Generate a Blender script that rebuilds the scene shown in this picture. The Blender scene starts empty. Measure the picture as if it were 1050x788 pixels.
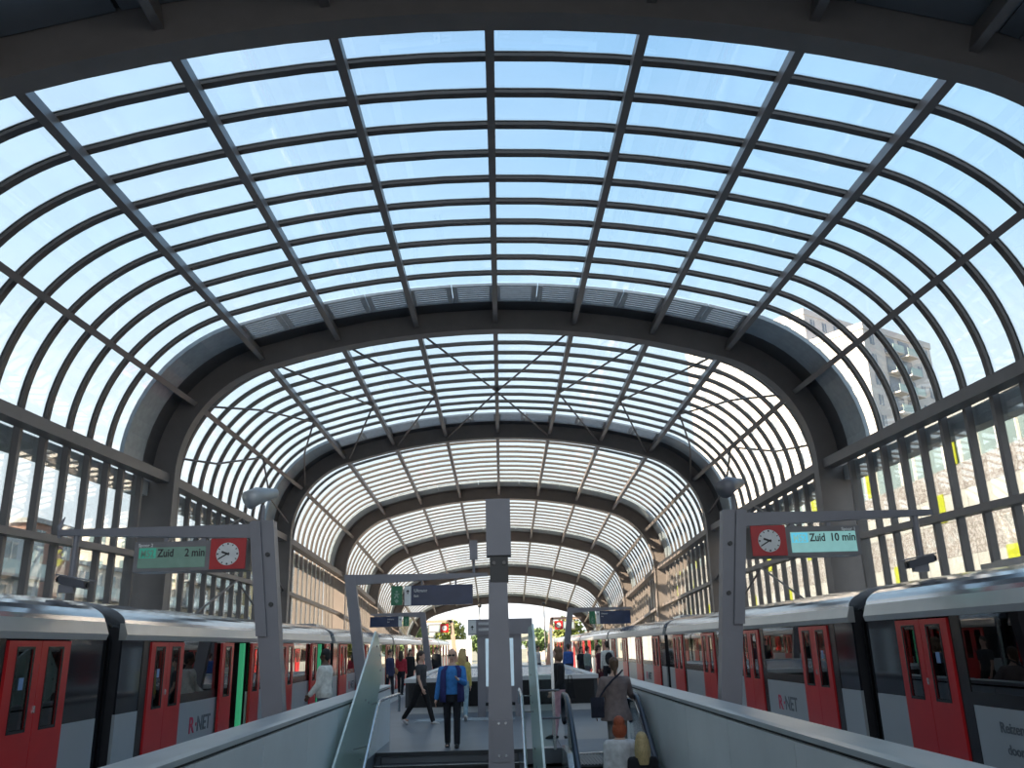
import bpy, bmesh, math, random
from mathutils import Vector, Matrix
random.seed(7)
S = bpy.context.scene
COL = S.collection
PI = math.pi
# ------------------------------------------------------------------ camera
EYE = 1.75
F = 865.0; PITCH = 0.3011; YAW = 0.0191; ROLL = -0.0263
cam_d = bpy.data.cameras.new('camera'); cam = bpy.data.objects.new('camera', cam_d); COL.objects.link(cam)
cam_d.sensor_fit = 'HORIZONTAL'; cam_d.sensor_width = 36.0; cam_d.lens = 36.0 * F / 1050.0
cam_d.clip_start = 0.05; cam_d.clip_end = 2000
fwd = Vector((math.sin(YAW) * math.cos(PITCH), math.cos(YAW) * math.cos(PITCH), math.sin(PITCH)))
rgt = Vector((math.cos(YAW), -math.sin(YAW), 0)); upv = rgt.cross(fwd)
r2 = rgt * math.cos(ROLL) + upv * math.sin(ROLL); u2 = upv * math.cos(ROLL) - rgt * math.sin(ROLL)
cam.matrix_world = Matrix(((r2.x, u2.x, -fwd.x, 0), (r2.y, u2.y, -fwd.y, 0), (r2.z, u2.z, -fwd.z, EYE), (0, 0, 0, 1)))
S.camera = cam
# ------------------------------------------------------------------ world, sun, exposure
SUN_DIR = Vector((-0.80, -0.42, 0.52)).normalized()      # towards the sun
W = bpy.data.worlds.new('sky'); S.world = W; W.use_nodes = True
nt = W.node_tree; nt.nodes.clear()
def N(t, typ, **kw):
    n = t.nodes.new(typ)
    for k, v in kw.items(): setattr(n, k, v)
    return n
out = N(nt, 'ShaderNodeOutputWorld'); bg = N(nt, 'ShaderNodeBackground')
tc = N(nt, 'ShaderNodeTexCoord'); sp = N(nt, 'ShaderNodeSeparateXYZ'); ramp = N(nt, 'ShaderNodeValToRGB')
nt.links.new(tc.outputs['Generated'], sp.inputs[0]); nt.links.new(sp.outputs['Z'], ramp.inputs[0])
els = ramp.color_ramp.elements
els[0].position = 0.0; els[0].color = (0.97, 1.0, 1.02, 1)
els[1].position = 1.0; els[1].color = (0.15, 0.37, 0.68, 1)
for p, c in ((0.18, (0.82, 0.92, 0.98, 1)), (0.42, (0.47, 0.71, 0.92, 1)), (0.66, (0.27, 0.52, 0.83, 1))):
    e = els.new(p); e.color = c
dot = N(nt, 'ShaderNodeVectorMath', operation='DOT_PRODUCT'); dot.inputs[1].default_value = SUN_DIR
nt.links.new(tc.outputs['Generated'], dot.inputs[0])
mr = N(nt, 'ShaderNodeMapRange'); mr.inputs[1].default_value = -0.15; mr.inputs[2].default_value = 1.0
mr.inputs[3].default_value = 0.0; mr.inputs[4].default_value = 0.6
nt.links.new(dot.outputs['Value'], mr.inputs[0])
cn = N(nt, 'ShaderNodeTexNoise'); cn.inputs['Scale'].default_value = 2.2; cn.inputs['Detail'].default_value = 6
cmap = N(nt, 'ShaderNodeMapping'); cmap.inputs['Scale'].default_value = (1, 2.2, 3.5)
nt.links.new(tc.outputs['Generated'], cmap.inputs[0]); nt.links.new(cmap.outputs[0], cn.inputs[0])
cr = N(nt, 'ShaderNodeMapRange'); cr.inputs[1].default_value = 0.45; cr.inputs[2].default_value = 0.8; cr.inputs[4].default_value = 0.12
nt.links.new(cn.outputs[0], cr.inputs[0])
addf = N(nt, 'ShaderNodeMath', operation='ADD'); addf.use_clamp = True
nt.links.new(mr.outputs[0], addf.inputs[0]); nt.links.new(cr.outputs[0], addf.inputs[1])
mx = N(nt, 'ShaderNodeMixRGB'); mx.inputs[2].default_value = (1.0, 1.02, 1.03, 1)
nt.links.new(addf.outputs[0], mx.inputs[0]); nt.links.new(ramp.outputs[0], mx.inputs[1])
nt.links.new(mx.outputs[0], bg.inputs[0]); bg.inputs[1].default_value = 1.0
nt.links.new(bg.outputs[0], out.inputs[0])
sd = bpy.data.lights.new('sun', 'SUN'); sd.energy = 17.0; sd.angle = 0.009; sd.color = (1.0, 0.80, 0.57)
sun = bpy.data.objects.new('sun', sd); COL.objects.link(sun)
sun.rotation_euler = SUN_DIR.to_track_quat('Z', 'Y').to_euler(); sun.location = (-60, -20, 60)
vs = S.view_settings; vs.view_transform = 'Standard'; vs.look = 'None'; vs.gamma = 1.0; vs.use_curve_mapping = False
vs.exposure = 0.52

# ------------------------------------------------------------------ materials
MATS = {}
def pm(name, col, rough=0.5, metal=0.0, var=0.10, scale=6.0, bump=0.0, emit=None, estr=0.0, spec=0.5, stretch=None):
    if name in MATS: return MATS[name]
    m = bpy.data.materials.new(name); m.use_nodes = True; t = m.node_tree
    b = t.nodes['Principled BSDF']
    tcn = N(t, 'ShaderNodeTexCoord'); mp = N(t, 'ShaderNodeMapping'); nz = N(t, 'ShaderNodeTexNoise')
    nz.inputs['Scale'].default_value = scale; nz.inputs['Detail'].default_value = 4
    if stretch: mp.inputs['Scale'].default_value = stretch
    t.links.new(tcn.outputs['Object'], mp.inputs[0]); t.links.new(mp.outputs[0], nz.inputs[0])
    rp = N(t, 'ShaderNodeValToRGB')
    rp.color_ramp.elements[0].position = 0.3; rp.color_ramp.elements[1].position = 0.7
    rp.color_ramp.elements[0].color = tuple(max(0, c * (1 - var)) for c in col) + (1,)
    rp.color_ramp.elements[1].color = tuple(min(1, c * (1 + var)) for c in col) + (1,)
    t.links.new(nz.outputs[0], rp.inputs[0]); t.links.new(rp.outputs[0], b.inputs['Base Color'])
    b.inputs['Roughness'].default_value = rough; b.inputs['Metallic'].default_value = metal
    b.inputs['Specular IOR Level'].default_value = spec
    if bump:
        bp = N(t, 'ShaderNodeBump'); bp.inputs['Strength'].default_value = bump; bp.inputs['Distance'].default_value = 0.02
        t.links.new(nz.outputs[0], bp.inputs['Height']); t.links.new(bp.outputs[0], b.inputs['Normal'])
    if emit:
        b.inputs['Emission Color'].default_value = tuple(emit) + (1,); b.inputs['Emission Strength'].default_value = estr
    MATS[name] = m; return m
def glass(name, tint, refl=0.6, rough=0.02, gcol=(1, 1, 1), diffuse=None, dfac=0.0):
    if name in MATS: return MATS[name]
    m = bpy.data.materials.new(name); m.use_nodes = True; t = m.node_tree; t.nodes.clear()
    o = N(t, 'ShaderNodeOutputMaterial'); tr = N(t, 'ShaderNodeBsdfTransparent'); gl = N(t, 'ShaderNodeBsdfGlossy')
    nz = N(t, 'ShaderNodeTexNoise'); nz.inputs['Scale'].default_value = 1.5
    rp = N(t, 'ShaderNodeValToRGB')
    rp.color_ramp.elements[0].color = tuple(c * 0.96 for c in tint) + (1,); rp.color_ramp.elements[1].color = tuple(tint) + (1,)
    t.links.new(nz.outputs[0], rp.inputs[0]); t.links.new(rp.outputs[0], tr.inputs[0])
    gl.inputs['Roughness'].default_value = rough; gl.inputs[0].default_value = tuple(gcol) + (1,)
    fr = N(t, 'ShaderNodeFresnel'); fr.inputs[0].default_value = 1.45
    mu = N(t, 'ShaderNodeMath', operation='MULTIPLY'); mu.inputs[1].default_value = refl; mu.use_clamp = True
    t.links.new(fr.outputs[0], mu.inputs[0])
    mix = N(t, 'ShaderNodeMixShader'); t.links.new(mu.outputs[0], mix.inputs[0])
    base = tr.outputs[0]
    if diffuse:
        df = N(t, 'ShaderNodeBsdfDiffuse'); df.inputs[0].default_value = tuple(diffuse) + (1,)
        m2 = N(t, 'ShaderNodeMixShader'); m2.inputs[0].default_value = dfac
        t.links.new(tr.outputs[0], m2.inputs[1]); t.links.new(df.outputs[0], m2.inputs[2]); base = m2.outputs[0]
    t.links.new(base, mix.inputs[1]); t.links.new(gl.outputs[0], mix.inputs[2]); t.links.new(mix.outputs[0], o.inputs[0])
    MATS[name] = m; return m
M_steel = pm('steel_dark_grey', (0.175, 0.155, 0.148), 0.45, 0.0, 0.06, 3)
M_purlin = pm('purlin_grey', (0.17, 0.15, 0.145), 0.4, 0.0, 0.06, 3)
M_rib = pm('rib_black_brown', (0.10, 0.085, 0.078), 0.45, 0.0, 0.1, 4)
M_cap = pm('glazing_cap_aluminium', (0.38, 0.40, 0.41), 0.35, 0.6, 0.05, 4)
M_flange = pm('flange_dark', (0.06, 0.058, 0.062), 0.5)
M_louv = pm('louvre_grey', (0.45, 0.47, 0.49), 0.4, 0.2)
M_strip = pm('edge_strip_blue_grey', (0.24, 0.29, 0.33), 0.3, 0.2)
M_gutter = pm('gutter_grey', (0.38, 0.40, 0.42), 0.6, 0.0)
M_pane = glass('roof_glass', (0.97, 0.985, 0.99), 0.2)
M_wpane = glass('wall_glass', (0.95, 0.975, 0.98), 0.45)
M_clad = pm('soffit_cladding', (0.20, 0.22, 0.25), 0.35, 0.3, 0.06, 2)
M_floor = pm('platform_floor', (0.145, 0.16, 0.185), 0.35, 0.0, 0.12, 1.2, 0.05)
M_edge = pm('platform_edge_light', (0.5, 0.5, 0.48), 0.6)
M_par = pm('parapet_panel', (0.70, 0.73, 0.74), 0.4, 0.0, 0.05, 1.5)
M_cop = pm('coping_steel', (0.54, 0.57, 0.585), 0.32, 0.3, 0.06, 2)
M_dark = pm('dark_gap', (0.02, 0.02, 0.022), 0.6)
M_post = pm('post_grey', (0.215, 0.21, 0.235), 0.4, 0.1, 0.06, 2)
M_silver = pm('train_silver', (0.38, 0.415, 0.44), 0.32, 0.2, 0.04, 1.2)
M_roofm = pm('train_roof_silver', (0.72, 0.75, 0.80), 0.13, 0.9, 0.06, 2.5, stretch=(1, 0.25, 1))
M_cant = pm('train_cantrail', (0.55, 0.545, 0.53), 0.28, 0.5, 0.06, 2)
M_red = pm('train_red', (0.52, 0.014, 0.018), 0.32, 0.0, 0.08, 2)
M_black = pm('train_black', (0.012, 0.012, 0.014), 0.25)
M_bellows = pm('bellows_rubber', (0.007, 0.007, 0.009), 0.8, var=0.2, scale=3, spec=0.15)
M_tglass = glass('train_window_glass', (0.34, 0.36, 0.37), 1.5, 0.01)
M_green = pm('green_led', (0.02, 0.4, 0.15), 0.4, emit=(0.06, 0.45, 0.22), estr=0.3)
M_int = pm('train_interior', (0.22, 0.22, 0.23), 0.6)
M_intd = pm('train_interior_dark', (0.06, 0.06, 0.075), 0.6)
M_lamp = pm('train_ceiling_lamp', (0.9, 0.88, 0.8), 0.5, emit=(1, 0.93, 0.8), estr=1.6)
M_txtg = pm('lettering_dark_grey', (0.10, 0.12, 0.14), 0.5)
M_txtr = pm('lettering_red', (0.5, 0.03, 0.08), 0.5)
M_white = pm('white_paint', (0.78, 0.79, 0.78), 0.5)
M_clockred = pm('clock_red', (0.48, 0.012, 0.016), 0.4)
M_blackp = pm('black_plastic', (0.02, 0.02, 0.022), 0.4)
M_lcd = pm('lcd_green', (0.16, 0.26, 0.21), 0.25, emit=(0.20, 0.42, 0.33), estr=0.06)
M_lcdb = pm('lcd_cyan', (0.25, 0.45, 0.44), 0.25, emit=(0.28, 0.60, 0.58), estr=0.35)
M_lcdt = pm('lcd_teal_block', (0.05, 0.30, 0.22), 0.3, emit=(0.03, 0.32, 0.22), estr=0.25)
M_lcdt2 = pm('lcd_blue_block', (0.1, 0.45, 0.6), 0.3, emit=(0.10, 0.55, 0.75), estr=0.5)
M_navy = pm('sign_navy', (0.03, 0.045, 0.10), 0.2, 0.0, 0.2, 1.5, spec=0.3)
M_exit = pm('exit_green', (0.01, 0.11, 0.055), 0.4, emit=(0.01, 0.2, 0.08), estr=0.06)
M_gframe = pm('frosted_green_glass', (0.60, 0.69, 0.64), 0.12, 0.0, 0.06, 1.0)
_t = M_gframe.node_tree; _b = _t.nodes['Principled BSDF']; _o = [n for n in _t.nodes if n.type == 'OUTPUT_MATERIAL'][0]
_tl = N(_t, 'ShaderNodeBsdfTranslucent'); _tl.inputs[0].default_value = (0.72, 0.82, 0.77, 1); _mx = N(_t, 'ShaderNodeMixShader'); _mx.inputs[0].default_value = 0.5
_t.links.new(_b.outputs[0], _mx.inputs[1]); _t.links.new(_tl.outputs[0], _mx.inputs[2]); _t.links.new(_mx.outputs[0], _o.inputs[0])
M_clear = glass('balustrade_glass', (0.80, 0.87, 0.86), 0.9, 0.01)
M_rail = pm('stainless_rail', (0.62, 0.64, 0.66), 0.25, 0.8, 0.05, 4)
M_rubber = pm('handrail_rubber', (0.02, 0.028, 0.05), 0.3)
M_stair = pm('stair_dark', (0.035, 0.037, 0.042), 0.6, var=0.15, scale=4)
M_ground = pm('ground_outside', (0.16, 0.17, 0.14), 0.9, var=0.3, scale=0.15)
M_ballast = pm('track_ballast', (0.12, 0.11, 0.10), 0.9, var=0.3, scale=12, bump=0.5)

# ------------------------------------------------------------------ mesh helpers
class MB:
    def __init__(s): s.v = []; s.f = []; s.mi = []; s.cur = 0
    def add(s, vs, fs):
        b = len(s.v); s.v += [tuple(v) for v in vs]
        for f in fs: s.f.append([b + i for i in f]); s.mi.append(s.cur)
        return s
    def box(s, x0, x1, y0, y1, z0, z1):
        return s.hexa([(x0, y0, z0), (x1, y0, z0), (x1, y1, z0), (x0, y1, z0), (x0, y0, z1), (x1, y0, z1), (x1, y1, z1), (x0, y1, z1)])
    def hexa(s, p):
        return s.add(p, [(0, 3, 2, 1), (4, 5, 6, 7), (0, 1, 5, 4), (1, 2, 6, 5), (2, 3, 7, 6), (3, 0, 4, 7)])
    def prism(s, poly, axis, a, b):
        # poly: 2d outline in the plane across `axis`
        def P(u, w, t): return {'x': (t, u, w), 'y': (u, t, w), 'z': (u, w, t)}[axis]
        n = len(poly); vs = [P(u, w, a) for u, w in poly] + [P(u, w, b) for u, w in poly]
        fs = [tuple(range(n)), tuple(range(2 * n - 1, n - 1, -1))] + [(i, (i + 1) % n, n + (i + 1) % n, n + i) for i in range(n)]
        return s.add(vs, fs)
    def bar(s, p, q, w, h=None, up=(0, 0, 1)):
        h = h or w; p = Vector(p); q = Vector(q); d = (q - p).normalized(); u = Vector(up)
        if abs(d.dot(u)) > 0.98: u = Vector((0, 1, 0))
        x = d.cross(u).normalized() * (w / 2); y = x.cross(d).normalized() * (h / 2)
        return s.hexa([p - x - y, p + x - y, q + x - y, q - x - y, p - x + y, p + x + y, q + x + y, q - x + y])
    def tube(s, pts, r, n=10, caps=True):
        pts = [Vector(p) for p in pts]; rs = r if isinstance(r, (list, tuple)) else [r] * len(pts)
        rings = []; prev = None
        for i, p in enumerate(pts):
            d = (pts[min(i + 1, len(pts) - 1)] - pts[max(i - 1, 0)]).normalized()
            if prev is None:
                a = Vector((0, 0, 1)) if abs(d.z) < 0.9 else Vector((1, 0, 0)); x = d.cross(a).normalized()
            else: x = (prev - d * prev.dot(d)).normalized()
            prev = x; y = d.cross(x)
            rings.append([p + (x * math.cos(2 * PI * k / n) + y * math.sin(2 * PI * k / n)) * rs[i] for k in range(n)])
        return s.loft(rings, caps)
    def loft(s, rings, caps=True, closed=True):
        n = len(rings[0]); vs = [v for r in rings for v in r]; fs = []
        for i in range(len(rings) - 1):
            for k in range(n if closed else n - 1):
                fs.append((i * n + k, i * n + (k + 1) % n, (i + 1) * n + (k + 1) % n, (i + 1) * n + k))
        if caps: fs += [tuple(range(n - 1, -1, -1)), tuple(range((len(rings) - 1) * n, len(rings) * n))]
        return s.add(vs, fs)
    def ell(s, c, rx, ry, rz, n=12, m=8, rot=None):
        vs = []; fs = []
        for i in range(m + 1):
            th = PI * i / m
            for k in range(n):
                ph = 2 * PI * k / n
                v = Vector((rx * math.sin(th) * math.cos(ph), ry * math.sin(th) * math.sin(ph), rz * math.cos(th)))
                if rot: v = rot @ v
                vs.append(Vector(c) + v)
        for i in range(m):
            for k in range(n): fs.append((i * n + k, i * n + (k + 1) % n, (i + 1) * n + (k + 1) % n, (i + 1) * n + k))
        return s.add(vs, fs)
    def mesh(s, mats, off=(0, 0, 0), smooth=False, fix=True):
        me = bpy.data.meshes.new('m'); o = Vector(off)
        me.from_pydata([tuple(Vector(v) - o) for v in s.v], [], s.f)
        for m in (mats if isinstance(mats, (list, tuple)) else [mats]): me.materials.append(m)
        for p, i in zip(me.polygons, s.mi): p.material_index = i; p.use_smooth = smooth
        if fix:
            b = bmesh.new(); b.from_mesh(me); bmesh.ops.remove_doubles(b, verts=b.verts, dist=1e-5)
            bmesh.ops.recalc_face_normals(b, faces=b.faces); b.to_mesh(me); b.free()
        me.update(); return me
def wloc(o):
    v = Vector((0, 0, 0))
    while o is not None: v = v + o.location; o = o.parent
    return v
def link(name, data, parent=None, loc=(0, 0, 0)):
    o = bpy.data.objects.new(name, data); COL.objects.link(o); o.location = loc
    if parent is not None: o.parent = parent
    return o
def part(name, mb, mats, parent=None, smooth=False, label=None, kind=None, base=None):
    """mesh built in world coordinates, linked under parent (or at `base`)"""
    off = wloc(parent) if parent is not None else Vector(base or (0, 0, 0))
    o = link(name, mb.mesh(mats, off, smooth), parent, (0, 0, 0) if parent is not None else off)
    if label: o['label'] = label
    if kind: o['kind'] = kind
    return o
def thing(name, loc, label, cat, group=None, kind=None):
    o = link(name, None, None, loc); return tag(o, label, cat, group, kind)
def tag(o, label, cat, group=None, kind=None):
    o['label'] = label; o['category'] = cat
    if group: o['group'] = group
    if kind: o['kind'] = kind
    return o
def text_mesh(body, size, extrude=0.002):
    c = bpy.data.curves.new('t', 'FONT'); c.body = body; c.size = size; c.extrude = extrude; c.offset = size * 0.02; c.align_x = 'LEFT'; c.resolution_u = 3
    o = bpy.data.objects.new('t', c); COL.objects.link(o)
    dg = bpy.context.evaluated_depsgraph_get(); me = bpy.data.meshes.new_from_object(o.evaluated_get(dg))
    bpy.data.objects.remove(o); bpy.data.curves.remove(c); return me
def text(name, body, size, mat, parent, origin, right, up, width=None, kind=None):
    me = text_mesh(body, size); right = Vector(right).normalized(); up = Vector(up).normalized(); nrm = right.cross(up)
    xs = [v.co.x for v in me.vertices]; sc = (width / (max(xs) - min(xs))) if width else 1.0; x0 = min(xs)
    off = Vector(origin) - wloc(parent)
    for v in me.vertices: v.co = off + right * ((v.co.x - x0) * sc) + up * v.co.y + nrm * v.co.z
    me.materials.clear(); me.materials.append(mat)
    return link(name, me, parent)

# ================================================================== THE CANOPY
K = 1.12
R1 = 20.9; ZC = 7.925; PH1 = math.radians(17.25); R2 = 3.03; CX = 5.30; CZ = 4.09
DZ = [0, 0.3404, 0.3191, -0.123, -0.9717, -2.2871, -3.9527]
YA = [K * (9.2234 + 12.3863 * i) for i in range(7)]
def prof(phi, o):
    a = abs(phi); sg = 1 if phi >= 0 else -1
    if a <= PH1: x = (R1 + o) * math.sin(a); z = ZC - R1 + (R1 + o) * math.cos(a)
    else: x = CX + (R2 + o) * math.sin(a); z = CZ + (R2 + o) * math.cos(a)
    return sg * x * K, z * K + EYE
PUR = [0, math.radians(5.81), math.radians(11.63), PH1, math.radians(54.8), math.radians(90)]
def phis(a, b, step=math.radians(4)):
    n = max(2, int(math.ceil(abs(b - a) / step)) + 1); return [a + (b - a) * i / (n - 1) for i in range(n)]
def full_phis(): return [-p for p in reversed(phis(PH1, PI / 2)[1:])] + phis(-PH1, PH1, math.radians(2.5)) + phis(PH1, PI / 2)[1:]
GND = -0.9
arch_labels = ['nearest dark steel roof arch carrying the grey panelled soffit', 'dark steel roof arch standing just behind the two clock signs',
 'dark steel roof arch at the far end of the cross-braced bay', 'sunlit brown steel roof arch, first beyond the cross-braced bay\'s far arch',
 'brown steel roof arch, second beyond the cross-braced bay', 'brown steel roof arch, last but one before the open end', 'lowest steel roof arch framing the open end of the canopy']
def tk(phi, crown, leg):
    a = abs(phi); t = 0 if a < PH1 else (a - PH1) / (PI / 2 - PH1); return crown + (leg - crown) * t
for i in range(7):
    y = YA[i]; dz = DZ[i] * K
    A = thing('steel_arch', (0, y, 0), arch_labels[i], 'arch', 'steel arches of the station roof', 'structure')
    ph = full_phis()
    inner = [(x, z + dz) for x, z in (prof(p, 0.0) for p in ph)]; outer = [(x, z + dz) for x, z in (prof(p, tk(p, 0.74, 1.05)) for p in ph)]
    for lst in (inner, outer): lst.insert(0, (lst[0][0], GND)); lst.append((lst[-1][0], GND))
    hw = 0.13 * K
    rings = [[(a[0], y - hw, a[1]), (a[0], y + hw, a[1]), (b[0], y + hw, b[1]), (b[0], y - hw, b[1])] for a, b in zip(inner, outer)]
    part('web', MB().loft(rings), M_steel, A)
    fl = [(x, z + dz) for x, z in (prof(p, -0.035) for p in ph)]; fl.insert(0, (fl[0][0], GND)); fl.append((fl[-1][0], GND))
    hw = 0.17 * K
    rings = [[(a[0], y - hw, a[1]), (a[0], y + hw, a[1]), (b[0], y + hw, b[1]), (b[0], y - hw, b[1])] for a, b in zip(fl, inner)]
    part('flange', MB().loft(rings), M_steel, A)
def ribs_y(i): return [YA[i] + K * (1.38 + 0.905 * n) for n in range(10)]
O_P0, O_P1, O_R0, O_R1, O_G = 0.17, 0.435, 0.435, 0.49, 0.50
def rib_mb(i, y):
    t = (y - YA[i]) / (YA[i + 1] - YA[i]); dz = K * (DZ[i] * (1 - t) + DZ[i + 1] * t); ph = full_phis(); mb = MB()
    def ring(o0, o1, hw):
        r = []
        for p in ph:
            a = prof(p, o0); b = prof(p, o1)
            r.append([(a[0], y - hw, a[1] + dz), (a[0], y + hw, a[1] + dz), (b[0], y + hw, b[1] + dz), (b[0], y - hw, b[1] + dz)])
        return r
    mb.loft(ring(O_R0, O_R1, 0.066 * K)); mb.cur = 1; mb.loft(ring(O_G + 0.012, O_G + 0.024, 0.072 * K)); mb.cur = 0
    return mb
def lerp(a, b, t): return a + (b - a) * t
ANG = [-p for p in reversed(PUR[1:])] + PUR
bay_lab = ['glazed vault with ten curved bars between the nearest arch and the clock-sign arch', 'glazed vault crossed by diagonal bracing rods',
 'glazed vault beyond the cross-braced bay', 'glazed vault with sunlit bars, second beyond the bracing', 'glazed vault, last but one before the open end', 'glazed vault at the open end']
def solid_strip(mb, ya, yb, za, zb, p0, p1, o0, o1, n=None):
    """curved slab between two roof angles and two stations along the track"""
    ph = phis(p0, p1, math.radians(6)) if not n else [lerp(p0, p1, q / n) for q in range(n + 1)]; rings = []
    for p in ph:
        a = prof(p, o0); b = prof(p, o1)
        rings.append([(a[0], ya, a[1] + za), (a[0], yb, a[1] + zb), (b[0], yb, b[1] + zb), (b[0], ya, b[1] + za)])
    mb.loft(rings)
for i in range(6):
    y0, y1 = YA[i], YA[i + 1]; d0, d1 = DZ[i] * K, DZ[i + 1] * K
    zz = lambda y: lerp(d0, d1, (y - y0) / (y1 - y0))
    C = thing('ceiling', (0, y0, 0), bay_lab[i], 'glass roof', None, 'structure')
    # purlins
    for j in range(-4, 5):
        p = math.copysign(PUR[abs(j)], j) if j else 0.0
        c0 = prof(p, O_P0); c1 = prof(p, O_P1); ux = math.cos(p) * 0.065 * K; uz = -math.sin(p) * 0.065 * K
        mb = MB(); ring = []
        for (yy, dd) in ((y0 + 0.16, d0), (y1 - 0.16, d1)):
            ring.append([(c0[0] - ux, yy, c0[1] - uz + dd), (c0[0] + ux, yy, c0[1] + uz + dd), (c1[0] + ux, yy, c1[1] + uz + dd), (c1[0] - ux, yy, c1[1] - uz + dd)])
        mb.loft(ring); part('purlin', mb, M_purlin, C)
    ry = ribs_y(i); yl0 = y0 + K * 10.2; yl1 = y0 + K * 11.35
    if i <= 2:
        m0 = None
        for y in ry:
            part('glazing_bar', rib_mb(i, y), [M_rib, M_cap], C)
    else:
        mb = MB()
        for y in ry: q = rib_mb(i, y); b = len(mb.v); mb.v += q.v; mb.f += [[b + k for k in f] for f in q.f]; mb.mi += q.mi
        part('glazing_bars', mb, [M_rib, M_cap], C, kind='stuff')
    # panes
    yy = [y0 + 0.2 * K] + ry + [yl0]
    joined = MB()
    for k in range(len(yy) - 1):
        ya, yb = yy[k] + 0.05 * (k > 0), yy[k + 1] - 0.05
        for q in range(10):
            mb = MB() if i <= 1 else joined
            solid_strip(mb, ya, yb, zz(ya), zz(yb), ANG[q] + 0.0008, ANG[q + 1] - 0.0008, O_G, O_G + 0.01)
            if i <= 1: part('pane', mb, M_pane, C)
    if i > 1: part('panes', joined, M_pane, C, kind='stuff')
    # service strip beside the far arch: louvre grilles over the crown, plain strip in the corners
    joined = MB()
    for q in range(10):
        crown = 2 <= q <= 7
        for h in range(2 if crown else 1):
            a0, a1 = ANG[q], ANG[q + 1]
            if crown: a0, a1 = lerp(a0, a1, h / 2) + 0.0004, lerp(a0, a1, (h + 1) / 2) - 0.0004
            mb = MB() if i <= 1 else joined
            if crown and i <= 1:
                solid_strip(mb, yl0 + 0.05, yl0 + 0.12, zz(yl0), zz(yl0), a0, a1, 0.44, 0.51)
                solid_strip(mb, yl1 - 0.1, yl1, zz(yl1), zz(yl1), a0, a1, 0.44, 0.51)
                for e in (a0, a1 - 0.006): solid_strip(mb, yl0 + 0.12, yl1 - 0.1, zz(yl0), zz(yl1), e, e + 0.006, 0.44, 0.51)
                for f in range(7):
                    ya = lerp(yl0 + 0.15, yl1 - 0.22, f / 6.0); solid_strip(mb, ya, ya + 0.085, zz(ya), zz(ya), a0, a1, 0.47, 0.50)
                part('louvre_panel', mb, M_louv, C)
            else:
                solid_strip(mb, yl0 + 0.05, yl1, zz(yl0), zz(yl1), a0, a1, 0.46, 0.56)
                if i <= 1: part('edge_panel', mb, M_strip, C)
    if i > 1: part('edge_panels', joined, M_strip, C, kind='stuff')
    # dark gutter lining next to the arch
    mb = MB(); solid_strip(mb, yl1, y1 - 0.13, zz(yl1), d1, -PI / 2, PI / 2, 0.56, 0.60, 40); part('gutter_lining', mb, M_flange, C)
    # diagonal bracing
    if i == 1:
        ym = (y0 + y1) / 2; zm = zz(ym)
        def P(p, o, dd, yq): x, z = prof(p, o); return (x, yq, z + dd)
        for sgn in (-1, 1):
            for j in range(5):
                a = P(sgn * PUR[j], 0.12, zm, ym)
                for (yq, dd) in ((y0 + 0.2, d0), (y1 - 0.2, d1)):
                    b = P(sgn * PUR[j + 1] * (0.97 if j < 4 else 0.9), 0.12, dd, yq)
                    mid = P(sgn * (PUR[j] + PUR[j + 1]) / 2, 0.20, (zm + dd) / 2, (ym + yq) / 2) if j >= 3 else None
                    part('bracing_rod', MB().tube([a, mid, b] if mid else [a, b], 0.035, 8), M_purlin, C, True)
    # ---------------- side walls of this bay
    for sgn, nm in ((-1, 'wall_left'), (1, 'wall_right')):
        side = 'track two' if sgn < 0 else 'track one'
        wl = ['glazed side wall behind the near carriage and clock sign of %s' % side, 'glazed side wall with crossing rods beyond the clock sign of %s' % side,
              'glazed side wall beyond the cross-braced wall of %s' % side, 'barred side wall beside %s, far along the platform' % side,
              'barred side wall above the far carriages of %s' % side, 'low barred side wall at the open end of %s' % side][i]
        Wd = thing(nm, (sgn * 9.6, y0, 0), wl, 'glass wall', None, 'structure')
        X = sgn * (8.33 + 0.0) * K
        r5 = 3.99 * K + EYE; r6 = 1.98 * K + EYE; r7 = -0.05 * K + EYE
        for rz, hgt, o0, o1 in ((r5, 0.26, 0.10, 0.42), (r6, 0.15, 0.18, 0.42), (r7, 0.15, 0.18, 0.42)):
            xa, xb = sgn * (8.33 + o0) * K, sgn * (8.33 + o1) * K
            mb = MB(); mb.loft([[(xa, q, rz + dd - hgt / 2), (xb, q, rz + dd - hgt / 2), (xb, q, rz + dd + hgt / 2), (xa, q, rz + dd + hgt / 2)] for q, dd in ((y0 + 0.16, d0), (y1 - 0.16, d1))])
            part('rail', mb, M_purlin, Wd)
        # gutter behind the top rail
        xa, xb = sgn * (8.33 + 0.62) * K, sgn * (8.33 + 0.95) * K; mb = MB()
        mb.loft([[(xa, q, r5 + dd - 0.50), (xb, q, r5 + dd - 0.50), (xb, q, r5 + dd - 0.08), (xa, q, r5 + dd - 0.08)] for q, dd in ((y0 + 0.16, d0), (y1 - 0.16, d1))])
        part('gutter', mb, M_gutter, Wd)
        my = ry + [yl0 + 0.1, yl1]; joined = MB()
        for y in my:
            mb = MB() if i <= 2 else joined
            mb.box(min(sgn * (8.33 + 0.40) * K, sgn * (8.33 + 0.53) * K), max(sgn * (8.33 + 0.40) * K, sgn * (8.33 + 0.53) * K), y - 0.06, y + 0.06, GND, r5 + zz(y))
            if i <= 2: part('mullion', mb, M_purlin, Wd)
        if i > 2: part('mullions', joined, M_purlin, Wd, kind='stuff')
        joined = MB(); ys = [y0 + 0.2] + my; xg0, xg1 = sorted((sgn * (8.33 + O_G) * K, sgn * (8.33 + O_G + 0.01) * K))
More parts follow.
